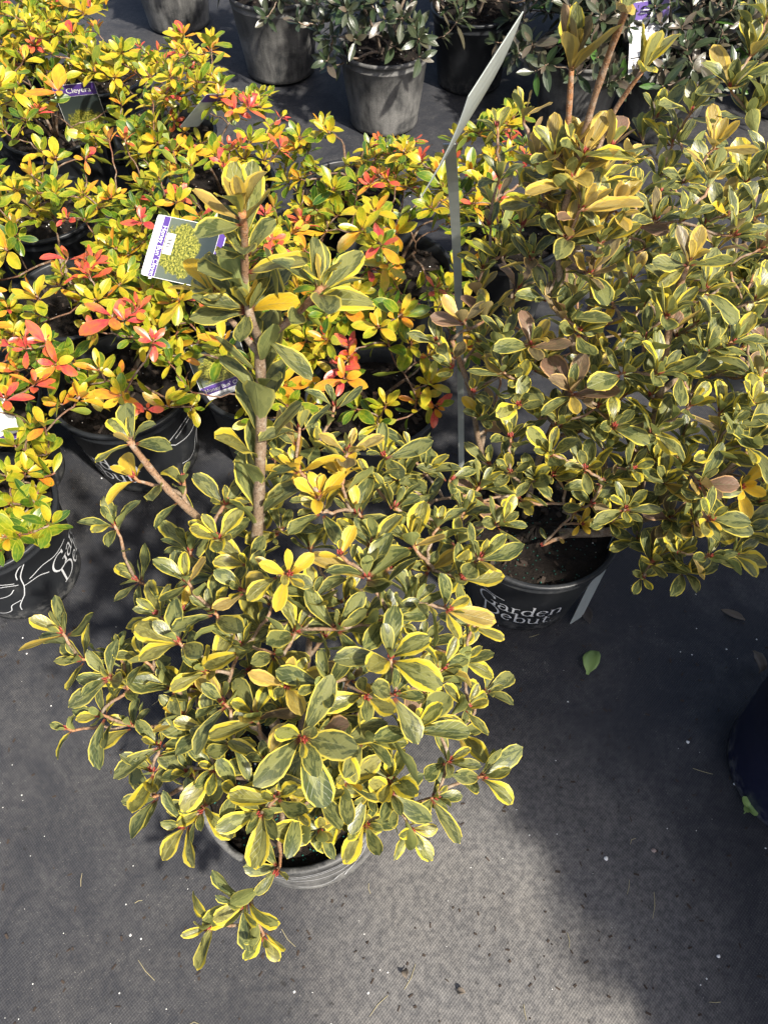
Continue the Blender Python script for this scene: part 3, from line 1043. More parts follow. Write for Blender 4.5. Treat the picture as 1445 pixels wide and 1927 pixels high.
front_tips = [
    (250, 895, .67, 5, .75, 'g'), (345, 900, .67, 3, .8, 'y'),
    (215, 985, .52, 9, .85, 'y'), (255, 1090, .45, 8, .8, 'v'), (115, 1188, .48, 7, .95, 'v'), (150, 1240, .45, 7, .85, 'v'), (200, 1275, .50, 6, .9, 'v'),
    (190, 1345, .40, 7, .95, 'v'), (125, 1370, .36, 4, .6, 'y'), (285, 1502, .34, 8, .85, 'v'), (340, 1345, .46, 8, .85, 'v'), (270, 1240, .50, 7, .9, 'v'),
    (335, 1205, .56, 7, .95, 'y'), (452, 1215, .54, 7, .95, 'y'), (350, 1090, .60, 7, .85, 'v'), (410, 1010, .62, 8, .85, 'y'), (425, 945, .62, 7, .8, 'v'),
    (355, 1450, .38, 8, .85, 'v'), (405, 1445, .44, 7, .9, 'y'), (420, 1320, .52, 7, .9, 'v'), (480, 1345, .52, 7, .95, 't'), (570, 1390, .58, 8, 1.25, 'v'),
    (490, 1530, .44, 8, .95, 'y'), (560, 1525, .42, 7, 1.05, 'v'), (458, 1702, .28, 10, 1.12, 'v'), (393, 1745, .25, 5, .92, 'y'), (497, 1765, .25, 5, .8, 'y'),
    (520, 1640, .30, 4, .9, 'v'), (735, 1235, .62, 7, 1.15, 'v'), (690, 1080, .64, 8, 1.1, 'v'), (780, 1370, .54, 8, 1.05, 'v'), (735, 1465, .46, 8, 1.0, 'v'),
    (690, 1550, .35, 9, .85, 'y'), (775, 1562, .33, 7, .9, 't'), (845, 1430, .42, 7, .85, 'v'), (912, 1462, .40, 7, 1.0, 'v'), (880, 1330, .46, 7, .8, 'y'),
    (870, 1240, .48, 7, .9, 'v'), (835, 1255, .54, 6, .85, 'v'), (905, 1045, .60, 8, .9, 'v'), (945, 985, .57, 8, .8, 'y'), (870, 1085, .58, 7, .9, 'v'), (845, 1145, .60, 6, .85, 't'),
    (655, 845, .66, 7, .85, 't'), (722, 855, .60, 7, .95, 'v'), (805, 885, .56, 8, .9, 'v'), (850, 900, .55, 8, .85, 'v'), (560, 880, .68, 9, .85, 'g'), (645, 895, .64, 8, .8, 'g'), (600, 930, .66, 8, .75, 'g'),
    (600, 960, .64, 8, .85, 'y'), (670, 960, .62, 8, .9, 'v'), (745, 950, .60, 8, .9, 'y'), (775, 1020, .60, 8, .9, 'v'), (700, 1020, .64, 7, .95, 'v'), (825, 985, .58, 8, .85, 'v'),
    (545, 1080, .68, 7, .65, 'g'), (640, 1040, .68, 4, .5, 'g'), (520, 1075, .66, 5, .6, 't'), (590, 1120, .60, 8, .9, 'v'), (560, 1185, .58, 8, .9, 'v'), (520, 1230, .56, 8, .9, 'y'), (640, 1180, .60, 8, .95, 'v'),
    (605, 1290, .60, 6, .9, 'y'), (540, 1290, .58, 7, .85, 't'), (660, 1275, .58, 6, .7, 'b'), (690, 1310, .58, 7, .85, 'y'), (745, 1305, .60, 6, .85, 'y'), (800, 1290, .54, 7, .9, 'v'),
    (780, 1130, .60, 8, .9, 'y'), (735, 1160, .60, 7, .85, 'v'), (455, 1110, .60, 7, .85, 'v'), (400, 1150, .56, 8, .9, 'v'), (385, 1260, .54, 8, .9, 'v'), (320, 1290, .48, 8, .9, 'y'),
    (640, 1400, .52, 7, .95, 'v'), (690, 1390, .52, 7, .9, 'y'), (655, 1470, .46, 8, .95, 'v'), (600, 1490, .46, 7, .95, 'v'), (440, 1400, .48, 7, .9, 'v'), (500, 1430, .50, 7, .95, 'v'),
    (630, 760, .66, 6, .8, 'v'), (565, 800, .72, 5, .85, 'v'), (700, 905, .60, 7, .85, 'v'), (240, 1290, .44, 7, .9, 'v'), (300, 1400, .40, 7, .9, 'v'), (820, 1500, .38, 7, .85, 'y'),
]
tips = read_tips(front_tips)
tips += fill_tips(front_tips, [(430, 960), (500, 860), (640, 740), (720, 820), (850, 850), (960, 960), (960, 1040), (900, 1120), (920, 1230), (930, 1320), (880, 1400), (860, 1520), (700, 1600), (600, 1600),
                               (470, 1560), (350, 1560), (230, 1500), (260, 1380), (130, 1260), (280, 1200), (320, 1040)], 46, 31, (.02, .12), 46)
rr = random.Random(77)
for _ in range(18):   # lower, inner shoots
    a, q = rr.uniform(0, 6.28), .22 * math.sqrt(rr.random())
    c = np.array([F0[0] + .02 + q * math.cos(a), F0[1] + .10 + q * 1.05 * math.sin(a), rr.uniform(.30, .50)])
    tips.append(dict(p=c, n=8, len=.9, w=WV, inner=WVy))
low = [spline([base_f + [.012 * math.cos(a), .012 * math.sin(a), 0], base_f + [.05 * math.cos(a), .05 * math.sin(a), .06], base_f + [.13 * math.cos(a), .13 * math.sin(a) + .03, .15]], 8) for a in (.3, 1.4, 2.6, 3.7, 4.6, 5.6)]
for s_ in low:
    fp.stem(s_, .0065, .0045, 'branch', 7, 0.2)
grow_tips(fp, tips, .063, base_f, .0045, .0020, WV, .027, .50, .75, (18, 78))
PLANTS.append(fp)

# --- right shrub
R0 = P(1015, 972, .24)
right = thing('variegated_shrub', 'tall variegated shrub with bronze and yellow-edged leaves in the lettered black pot at mid right', 'shrub', (R0[0], R0[1], 0), 'variegated shrubs in pots')
build_pot(right, .142, .24, 'pot_clean', math.radians(-97), 12, .036, prills=200, scale=.93)
rp = Plant(right, 'V', M['bark'], 102)
base_r = np.array([R0[0], R0[1], .20])
st1 = spline([base_r + [.03, -.01, 0], P(1150, 1000, .27), P(1192, 960, .32), P(1215, 860, .43), P(1240, 740, .55), P(1262, 600, .66), P(1290, 500, .73)], 26)
st2 = spline([base_r + [-.02, .02, 0], P(1015, 860, .36), P(1085, 690, .55), P(1130, 430, .74), P(1060, 320, .82), P(1068, 240, .88), P(1076, 110, .96)], 28)
st3 = spline([P(1085, 690, .55), P(1050, 480, .72), P(1100, 250, .88), P(1150, 90, .98), P(1205, -40, 1.06)], 22)
st4 = spline([P(1108, 330, .83), P(1150, 220, .89), P(1210, 130, .95)], 10)
st5 = spline([base_r + [-.05, .03, 0], P(905, 850, .33), P(885, 740, .46), P(850, 640, .55)], 14)
st6 = spline([P(1170, 985, .29), P(1280, 960, .38), P(1350, 900, .46), P(1440, 820, .52)], 16)
st7 = spline([P(1060, 960, .26), P(1140, 1000, .28), P(1210, 1030, .32), P(1260, 1060, .35)], 12)
for s_, a_, b_ in ((st1, .0080, .0045), (st2, .0062, .0034), (st3, .0050, .0034), (st4, .0036, .0026), (st5, .006, .0035), (st6, .006, .003), (st7, .005, .003)):
    rp.stem(s_, a_, b_, 'branch', 8, 1.0 if s_ is st2 or s_ is st3 or s_ is st4 else .45)
rp.rosette(P(1076, 115, .96), nrm([-.05, 0, 1]), 11, .074, WVt, None, (45, 86))
rp.rosette(P(1212, 118, .955), nrm([.15, .2, 1]), 9, .050, dict(yellow=.6, pink=.4), None, (42, 84))
rp.rosette(P(1205, -40, 1.06), nrm([.1, .1, 1]), 8, .060, WVt, None, (15, 75))
rp.along(st3, .052, WVt, .90, .03, (30, 66))
rp.along(st1, .062, WV, .30, .022, (20, 60))
rp.along(st2[:17], .058, dict(normal=.5, bronze=.3, pink=.1, yellow=.1), .3, .022, (20, 62))
right_tips = [
    (1045, 290, .85, 8, 1.0, 't'), (1100, 285, .86, 9, 1.1, 'p'), (1150, 270, .86, 7, .9, 't'), (1038, 350, .80, 8, 1.0, 't'), (1098, 385, .80, 9, 1.1, 't'), (1160, 385, .78, 8, 1.0, 'p'), (1072, 440, .76, 8, 1.0, 'p'), (1010, 375, .78, 7, .95, 't'), (1110, 510, .72, 8, 1.05, 'b'), (1060, 590, .66, 8, 1.0, 'b'),
    (985, 205, .86, 6, .75, 't'), (935, 235, .80, 4, .7, 'y'), (1010, 300, .82, 7, .85, 't'), (1075, 330, .83, 9, 1.05, 'p'), (1130, 330, .80, 8, .9, 't'), (1180, 300, .80, 6, .75, 'p'), (1040, 400, .76, 8, .9, 't'),
    (1130, 450, .76, 8, 1.0, 'y'), (985, 420, .72, 7, .85, 't'), (1235, 410, .74, 7, .85, 'v'), (1000, 480, .70, 7, .9, 'v'), (920, 420, .68, 6, .75, 'v'), (1190, 520, .70, 7, .8, 'p'), (870, 600, .60, 8, .9, 'b'), (910, 500, .66, 7, .85, 'v'),
    (850, 690, .54, 8, .9, 'v'), (890, 735, .50, 7, .8, 'y'), (820, 640, .56, 7, .85, 'v'), (1000, 645, .62, 8, 1.1, 'b'), (950, 640, .60, 7, .9, 'v'), (1075, 735, .58, 8, 1.1, 'b'), (1030, 560, .66, 7, .95, 'v'),
    (975, 760, .56, 7, .85, 'v'), (1035, 850, .50, 8, .95, 'y'), (960, 820, .50, 8, .85, 'v'), (1000, 900, .44, 7, .9, 'v'), (975, 935, .40, 7, .9, 'y'), (885, 945, .42, 6, .85, 'b'), (920, 870, .44, 7, .85, 'v'),
    (1100, 880, .48, 7, .9, 'v'), (1155, 800, .54, 8, .9, 'v'), (1115, 945, .40, 6, .85, 'v'), (1095, 985, .34, 9, .48, 'g'), (1085, 960, .35, 6, .42, 'g'), (1020, 1025, .27, 3, .5, 'y'), (1140, 610, .64, 6, .6, 'g'),
    (1258, 590, .70, 8, 1.15, 'v'), (1300, 490, .76, 8, .85, 't'), (1330, 540, .72, 7, .95, 'v'), (1385, 440, .74, 8, .95, 'y'), (1240, 700, .64, 9, 1.0, 'v'), (1175, 700, .62, 8, .95, 'v'), (1330, 660, .64, 8, 1.0, 'v'), (1380, 640, .64, 8, 1.0, 'v'),
    (1425, 560, .66, 8, .95, 'v'), (1300, 760, .58, 7, .95, 'v'), (1355, 770, .56, 7, .85, 'y'), (1415, 760, .58, 8, .9, 'v'), (1235, 810, .54, 8, .95, 'v'), (1350, 850, .52, 7, .95, 'y'), (1412, 835, .54, 8, 1.15, 'v'), (1320, 910, .50, 8, 1.1, 'b'),
    (1395, 915, .48, 7, .9, 'g'), (1250, 905, .46, 8, .95, 'v'), (1190, 880, .48, 7, .9, 'v'), (1310, 985, .44, 9, 1.05, 'b'), (1400, 1000, .42, 8, .95, 'y'), (1275, 1040, .38, 7, .85, 'y'), (1210, 1085, .34, 7, .75, 'y'), (1290, 1075, .36, 8, 1.0, 'v'),
    (1200, 1010, .34, 8, .85, 'v'), (1235, 1040, .35, 7, .85, 'b'), (1445, 900, .46, 7, .9, 'v'), (1440, 690, .60, 7, .9, 'y'), (1180, 950, .38, 7, .85, 'v'), (1290, 700, .62, 7, .9, 'y'), (1215, 630, .66, 7, .9, 'v'), (1090, 620, .64, 7, .9, 'v'),
    (1445, 1020, .40, 7, .9, 'v'), (1150, 560, .68, 7, .85, 'v'), (1060, 500, .70, 7, .85, 't'), (940, 330, .74, 6, .8, 'v'), (1285, 410, .74, 7, .85, 'v'), (1340, 330, .76, 9, 1.0, 't'),
]
tips = read_tips(right_tips)
tips += fill_tips(right_tips, [(820, 560), (880, 430), (960, 330), (1050, 280), (1180, 290), (1300, 380), (1445, 400), (1445, 1030), (1330, 1080), (1180, 1060), (1130, 960), (900, 900), (870, 760)], 70, 32, (.0, .12), 40,
                  wf=lambda x, y, r: r.choice([WVt, WVt, WVp, WVb, WV]) if x < 1200 and y < 780 else (r.choice([WVb, WV, WV, WVy, WVy])))
for _ in range(30):
    a, q = rr.uniform(0, 6.28), .26 * math.sqrt(rr.random())
    c = np.array([R0[0] + .12 + q * math.cos(a), R0[1] + .06 + q * math.sin(a), rr.uniform(.36, .58)])
    tips.append(dict(p=c, n=8, len=.9, w=WV, inner=WVy))
grow_tips(rp, tips, .064, base_r, .0045, .0020, dict(normal=.60, yellow=.18, pink=.08, bronze=.14), .026, .42, 1.15, (28, 82))
PLANTS.append(rp)

# --- shrub behind it at the right edge
C0 = np.array([.80, 1.36, 0])
back_v = thing('variegated_shrub', 'upright pale green variegated shrub at the right edge, behind the bronze-leaved one', 'shrub', tuple(C0), 'variegated shrubs in pots')
build_pot(back_v, .142, .24, 'pot_clean', None, 13, .03)
cp = Plant(back_v, 'V', M['bark'], 103)
base_c = C0 + [0, 0, .2]
for a in (.2, 1.3, 2.5, 3.6, 4.4, 5.4):
    cp.stem(spline([base_c + [.02 * math.cos(a), .02 * math.sin(a), 0], base_c + [.06 * math.cos(a), .06 * math.sin(a), .16], base_c + [.12 * math.cos(a), .12 * math.sin(a) - .02, .34]], 10), .007, .0045, 'branch', 7, .2)
back_tips = [
    (1375, 160, .74, 8, 1.1, 'v'), (1415, 95, .78, 8, 1.05, 'v'), (1445, 30, .82, 8, 1.0, 'v'), (1300, 205, .70, 7, .95, 'v'), (1235, 215, .66, 7, .85, 'v'), (1205, 250, .62, 6, .8, 'y'), (1440, 190, .72, 8, 1.0, 'y'), (1410, 215, .70, 8, .95, 'y'),
    (1345, 270, .68, 8, .95, 't'), (1265, 265, .64, 7, .85, 'v'), (1445, 300, .66, 8, 1.0, 'v'), (1405, 340, .64, 8, .95, 'v'), (1240, 330, .60, 7, .85, 'v'), (1290, 340, .62, 7, .9, 'y'), (1200, 370, .56, 7, .85, 'v'), (1350, 400, .60, 8, .95, 'v'),
    (1440, 430, .60, 8, .95, 'v'), (1250, 460, .54, 7, .9, 'v'), (1300, 560, .48, 7, .9, 'v'), (1400, 520, .54, 8, .95, 'y'), (1190, 450, .52, 7, .85, 'v'), (1480, 380, .62, 8, .95, 'v'), (1480, 520, .54, 8, .95, 'v'),
]
tips = read_tips(back_tips)
for _ in range(18):
    a, q = rr.uniform(0, 6.28), .24 * math.sqrt(rr.random())
    tips.append(dict(p=C0 + [q * math.cos(a), q * math.sin(a), rr.uniform(.34, .55)], n=8, len=.9, w=WV))
grow_tips(cp, tips, .074, base_c, .0045, .0022, WV, .024, .35, 1.2, (32, 83))
PLANTS.append(cp)

# ------------------------------------------------------------------ golden shrubs
GW = dict(green=.30, lime=.45, yellow=.23, orange=.02)
GT = dict(yellow=.66, lime=.20, orange=.14)
GL = dict(lime=.55, yellow=.35, green=.10)
GR = dict(red=.86, orange=.14)
GO = dict(orange=.65, yellow=.25, red=.10)
GG = dict(green=.60, lime=.35, yellow=.05)
GROUP_G = 'golden shrubs in black pots'
# (name for the label, pot centre x, y, crown radius, crown height, lettering direction in degrees or None, seed, greenness)
golden = [
    ('low golden shrub with a big red-orange whorl in the lettered pot at left', -.54, 1.095, .17, .43, -112, 1, .3),
    ('green-gold shrub in the pot with the white leaf emblem at the left edge', -.735, .775, .19, .44, 22, 2, .55),
    ('golden shrub with a knot of coral red shoots, behind the emblem pot at left', -.83, 1.03, .16, .46, None, 3, .25),
    ('golden shrub over bare dark soil, directly behind the big red-orange whorl', -.70, 1.36, .17, .45, None, 4, .3),
    ('golden shrub right behind the tag with the white price sticker', -.40, 1.42, .17, .46, None, 5, .4),
    ('deep green and gold shrub behind the tall bare stem of the front shrub', -.25, 1.13, .18, .48, None, 6, .45),
    ('golden shrub with orange tips just above the yellow centre of the front shrub', -.02, 1.06, .18, .50, None, 7, .35),
    ('bright golden shrub with long yellow leaves, just left of the tall grey stake', .02, 1.46, .19, .46, None, 8, .45),
    ('golden shrub with scarlet whorls behind the grey stake', .30, 1.60, .16, .46, None, 9, .4),
    ('golden shrub in the pot whose black side shows left of the card', -.85, 1.69, .18, .46, None, 10, .3),
    ('golden shrub with two scarlet whorls, in front of the dusty grey pots', -.42, 1.80, .17, .47, None, 11, .25),
    ('golden shrub with thin red sprigs in front of the dusty pot with dark leaves', -.09, 1.76, .15, .36, None, 12, .35),
    ('golden shrub with one large yellow and orange whorl over bare soil, top left', -.92, 2.06, .17, .46, None, 13, .15),
    ('golden shrub with an upright orange shoot, beside the milky tag', -.60, 2.03, .17, .44, None, 14, .25),
    ('yellow shrub with crimson shoots in the top left corner', -1.16, 2.38, .20, .46, None, 15, .12),
    ('yellow shrub standing against the open fabric at the top left', -.84, 2.36, .16, .44, None, 16, .12),
    ('golden shrub cut by the left edge, above the coral red shoots', -1.06, 1.52, .18, .45, None, 17, .2),
    ('golden shrub cut by the left edge, beside the yellow and orange whorl', -1.24, 1.95, .18, .45, None, 18, .2),
]
reds = [(180, 50, 'r'), (65, 82, 'r'), (135, 60, 'o'), (110, 168, 'O'), (70, 205, 'r'), (428, 185, 'r'), (480, 168, 'r'), (432, 275, 'r'), (530, 275, 'r'), (712, 325, 'r'), (694, 345, 'r'), (715, 262, 'r'), (540, 160, 'g'),
        (155, 505, 'r'), (168, 515, 'r'), (212, 592, 'R'), (128, 480, 'r'), (290, 640, 'r'), (262, 575, 'r'), (45, 655, 'r'), (105, 685, 'r'), (15, 650, 'r'), (68, 718, 'r'), (418, 640, 'o'), (565, 410, 'r'), (552, 435, 'o'),
        (655, 672, 'r'), (648, 712, 'o'), (700, 500, 'r'), (752, 595, 'r'), (765, 583, 'r'), (265, 412, 'r'), (612, 300, 'o'), (928, 350, 'r'), (960, 262, 'r'), (940, 375, 'r'), (895, 380, 'o'), (345, 62, 'o'), (398, 90, 'o'), (500, 400, 'r'),
        (10, 745, 'r'), (205, 260, 'o'), (235, 258, 'r'), (152, 745, 'o'), (225, 745, 'o'), (275, 770, 'r'), (375, 400, 'o'), (790, 300, 'r'), (780, 260, 'r'), (680, 430, 'y'), (705, 395, 'y'), (395, 505, 'y'), (660, 655, 'r'), (640, 690, 'r'), (470, 200, 'r'), (445, 205, 'r'), (455, 270, 'r'), (175, 490, 'r'), (235, 600, 'r'), (85, 640, 'r'), (575, 420, 'r'), (728, 335, 'r'),
        (50, 885, 'l'), (92, 850, 'l'), (28, 835, 'l'), (72, 945, 'k'), (22, 950, 'l'), (96, 985, 'k'), (38, 1005, 'k'), (12, 895, 'l'), (62, 800, 'l'), (104, 890, 'l'), (60, 1000, 'k'), (8, 1010, 'l'), (84, 800, 'o')]
gold_plants = []
for (lab, x, y, cr, ch, face, sd, green) in golden:
    root = thing('golden_shrub', lab, 'shrub', (x, y, 0), GROUP_G)
    build_pot(root, .132 if sd == 2 else (.142 if face is not None else .135), .235, 'pot_clean', math.radians(face) if face is not None else None, 200 + sd, .032)
    pl = Plant(root, 'G', M['bark_gold'], 300 + sd)
    pl.spec = (np.array([x, y, 0.]), cr, ch, green)
    pl.tips = []
    gold_plants.append(pl)
for (px, py, c) in reds:
    for h in (.47,):
        p = P(px, py, .40 if c in 'lk' else h)
    pl = min(gold_plants, key=lambda g: np.linalg.norm((p - g.spec[0])[:2]))
    if c in 'rR':
        big = c == 'R'
        pl.tips.append(dict(fix=True, p=p, n=6 if big else pl.r.randint(5, 9), len=1.45 if big else pl.r.uniform(.6, .95), w=GR, inner=GR, aw=GL, spread=(2, 40) if big else (8, 70)))
    elif c in 'lk':
        pl.tips.append(dict(fix=True, p=p, n=9, len=1.0, w=GL if c == 'l' else GG, inner=dict(yellow=.6, lime=.4) if c == 'l' else GL, aw=GW))
    elif c == 'y':
        pl.tips.append(dict(p=p, n=8, len=1.25, w=dict(yellow=.9, orange=.1), inner=None, aw=GL, spread=(10, 70)))
    elif c == 'O':
        pl.tips.append(dict(fix=True, p=p, n=6, len=1.5, w=dict(yellow=.5, orange=.5), inner=GO, aw=GL, spread=(2, 55)))
    else:
        pl.tips.append(dict(p=p, n=7, len=.95, w=GO, inner=GO, aw=GL))
for pl in gold_plants:
    c, cr, ch, green = pl.spec
    r = pl.r
    base = c + [0, 0, .205]
    for k in range(5):
        a = r.uniform(0, 6.28)
        pl.stem(spline([base + [.01 * math.cos(a), .01 * math.sin(a), 0], base + [.03 * math.cos(a), .03 * math.sin(a), .05], base + [.07 * math.cos(a), .07 * math.sin(a), .11]], 6), .0045, .003, 'branch', 6, .1)
    n = 76
    for i in range(n):
        q = cr * 1.20 * math.sqrt((i + .5) / n) * r.uniform(.9, 1.1)
        a = i * 2.39996 + r.gauss(0, .25)
        top = ch + .03 - .11 * (q / cr) ** 2 + r.gauss(0, .026)
        p = c + [q * math.cos(a), q * math.sin(a), max(top, .27)]
        if any(np.linalg.norm(p - t['p']) < .035 for t in pl.tips):
            continue
        f = r.random()
        w = GG if f < green * .75 else (GL if f < .55 + green * .2 else GT)
        lnf = r.uniform(.75, 1.15)
        if r.random() < .15:
            w = GR if r.random() < .6 else GO
            lnf *= .7
        inner = None if w is GG else (GO if r.random() < .10 else dict(yellow=.72, lime=.22, orange=.06))
        pl.tips.append(dict(p=p, n=r.randint(7, 10), len=lnf, w=w, inner=inner, aw=GW))
    grow_tips(pl, pl.tips, .049, base, .0030, .0014, GW, .018, .35, .75, (6, 76))
    PLANTS.append(pl)

# ------------------------------------------------------------------ dark shrubs behind
DW = dict(green=.86, bronze=.14)
DB = dict(green=.58, bronze=.38, bright=.04)
DG = dict(bright=.55, green=.45)
# label, x, y, pot radius, pot height, crown radius, crown height, dz, weights, seed, leaves
darks = [
    ('dark glossy shrub spilling over its dusty grey pot, centre of the back row', 0.0, 2.52, .14, .24, .22, .52, DW, 1, 30),
    ('dark shrub in a tall dusty pot, next left of the back row\'s centre pot', -.37, 2.86, .15, .26, .20, .52, DW, 2, 24),
    ('dusty pot with dark leaves at the far left of the back row', -.79, 3.22, .145, .24, .18, .52, DW, 3, 20),
    ('dark shrub in a deeply shaded black pot, next right of the back row\'s centre pot', .30, 2.78, .14, .24, .24, .56, DW, 4, 30),
    ('grey pot with a bronze-leaved shrub under the two orange stems', .62, 2.50, .14, .24, .25, .58, DB, 5, 36),
    ('grey pot with a bronze-leaved shrub that holds the purple and white label', .90, 2.47, .14, .24, .26, .56, DB, 6, 36),
    ('pot of bright green leaves in the top right corner', 1.34, 2.62, .14, .24, .28, .60, DG, 7, 36),
    ('dark leafy shrub at the top edge between the two bronze-leaved ones', .80, 3.02, .14, .24, .30, .70, DW, 8, 34),
    ('dark leafy shrub at the top edge above the deep shaded pot', .36, 3.24, .14, .24, .30, .70, DW, 9, 34),
    ('dark green shrub at the top right edge behind the bright green leaves', 1.22, 3.10, .14, .24, .32, .72, DG, 10, 34),
]
for (lab, x, y, R, Hh, cr, ch, w, sd, nt) in darks:
    root = thing('dark_shrub', lab, 'shrub', (x, y, 0), 'dark shrubs in the back row')
    build_pot(root, R, Hh, 'pot_dusty' if sd not in (4, 8, 9, 10) else 'pot_clean', None, 400 + sd, .03, chips=40)
    pl = Plant(root, 'D', M['bark_dark'], 500 + sd)
    r = pl.r
    c = np.array([x, y, 0.])
    base = c + [0, 0, .2]
    for k in range(5):
        a = r.uniform(0, 6.28)
        pl.stem(spline([base + [.01 * math.cos(a), .01 * math.sin(a), 0], base + [.04 * math.cos(a), .04 * math.sin(a), .08], base + [.10 * math.cos(a), .10 * math.sin(a), .18]], 6), .006, .004, 'branch', 6, .1)
    tips = []
    nt = int(nt * (2.6 if sd < 5 else 3.6))
    for i in range(nt):
        q = cr * math.sqrt((i + .5) / nt) * r.uniform(.85, 1.15)
        a = i * 2.39996 + r.gauss(0, .3)
        top = ch - (.24 if sd < 5 else .34) * (q / cr) ** 2 - (0 if sd < 5 else r.random() * .12) + r.gauss(0, .05)
        tips.append(dict(p=c + [q * math.cos(a), q * math.sin(a), max(top, .26)], n=r.randint(6, 9), len=r.uniform(.8, 1.2), w=w))
    if sd == 1:
        for (px, py, h) in ((622, 118, .22), (600, 60, .30), (560, 40, .36), (690, 55, .32), (745, 85, .30), (785, 60, .33), (655, 20, .40)):
            tips.append(dict(p=P(px, py, h), n=7, len=1.0, w=DW))
    grow_tips(pl, tips, .064, base, .004, .0018, w, .026, .35, .45)
    PLANTS.append(pl)

# --- blue-black pot at the lower right edge with its shrub, and two unseen shrubs added to shade the ground
for (lab, x, y, R, Hh, h0, cr, ch, sd, nt, pm) in [
    ('blue-black pot cut by the right edge, standing alone on open fabric', .745, .375, .165, .30, .62, .20, .95, 21, 26, 'pot_blue'),
    ('unseen tall dark shrub added beyond the right edge to shade the ground, nearer the camera than the blue-black pot', 1.38, -.23, .16, .28, .24, .56, 1.58, 22, 500, 'pot_clean'),
    ('unseen dark shrub added beyond the right edge to shade the ground, level with the front shrub', 1.62, .22, .16, .28, .40, .42, 1.20, 23, 200, 'pot_clean')]:
    root = thing('dark_shrub', lab, 'shrub', (x, y, 0), 'dark shrubs along the right side')
    build_pot(root, R, Hh, pm, None, 600 + sd, .03, chips=30)
    pl = Plant(root, 'D', M['bark_dark'], 700 + sd)
    r = pl.r
    off = .17 if sd == 21 else 0.0
    c = np.array([x, y, 0.])
    base = c + [0, 0, Hh - .035]
    pl.stem(spline([base, base + [off * .3, 0, .2], c + [off, 0, (h0 + ch) / 2]], 10), .011, .007, 'trunk', 8, 0)
    tips = []
    for i in range(nt):
        d = nrm([r.gauss(0, 1), r.gauss(0, 1), r.gauss(0, 1)]) * r.uniform(.1, 1) ** .28
        tips.append(dict(p=c + [off + d[0] * cr, d[1] * cr, (h0 + ch) / 2 + d[2] * (ch - h0) / 2], n=8, len=1.3 if sd == 21 else 2.5, w=DW, along=sd == 21))
    grow_tips(pl, tips, .062, base, .005, .002, DW, .026, .3, .5)
    PLANTS.append(pl)

# ------------------------------------------------------------------ link leaves and branches
# the leaves that show largest become objects of their own; the rest of each plant is one mesh of foliage
GS = 5.0
gw, gh = int(1445 / GS) + 1, int(1927 / GS) + 1
zb = np.full(gw * gh, 1e9)
allp = []
for pl in PLANTS:
    L = len(pl.leaves)
    W = np.empty((L, 36, 3))
    for i, (v, m) in enumerate(pl.leaves):
        W[i] = v['pts'] @ m[:3, :3].T + m[:3, 3]
    pl.W = W
    if L == 0:
        continue
    px, py, z = project(W.reshape(-1, 3))
    ok = (px >= 0) & (px < 1445) & (py >= 0) & (py < 1927)
    idx = np.where(ok, (py / GS).astype(int).clip(0, gh - 1) * gw + (px / GS).astype(int).clip(0, gw - 1), -1)
    np.minimum.at(zb, idx[ok], z[ok])
    pl.idx, pl.z, pl.ok = idx, z, ok
    pl.ext = np.hypot(px.reshape(L, 36).max(1) - px.reshape(L, 36).min(1), py.reshape(L, 36).max(1) - py.reshape(L, 36).min(1))

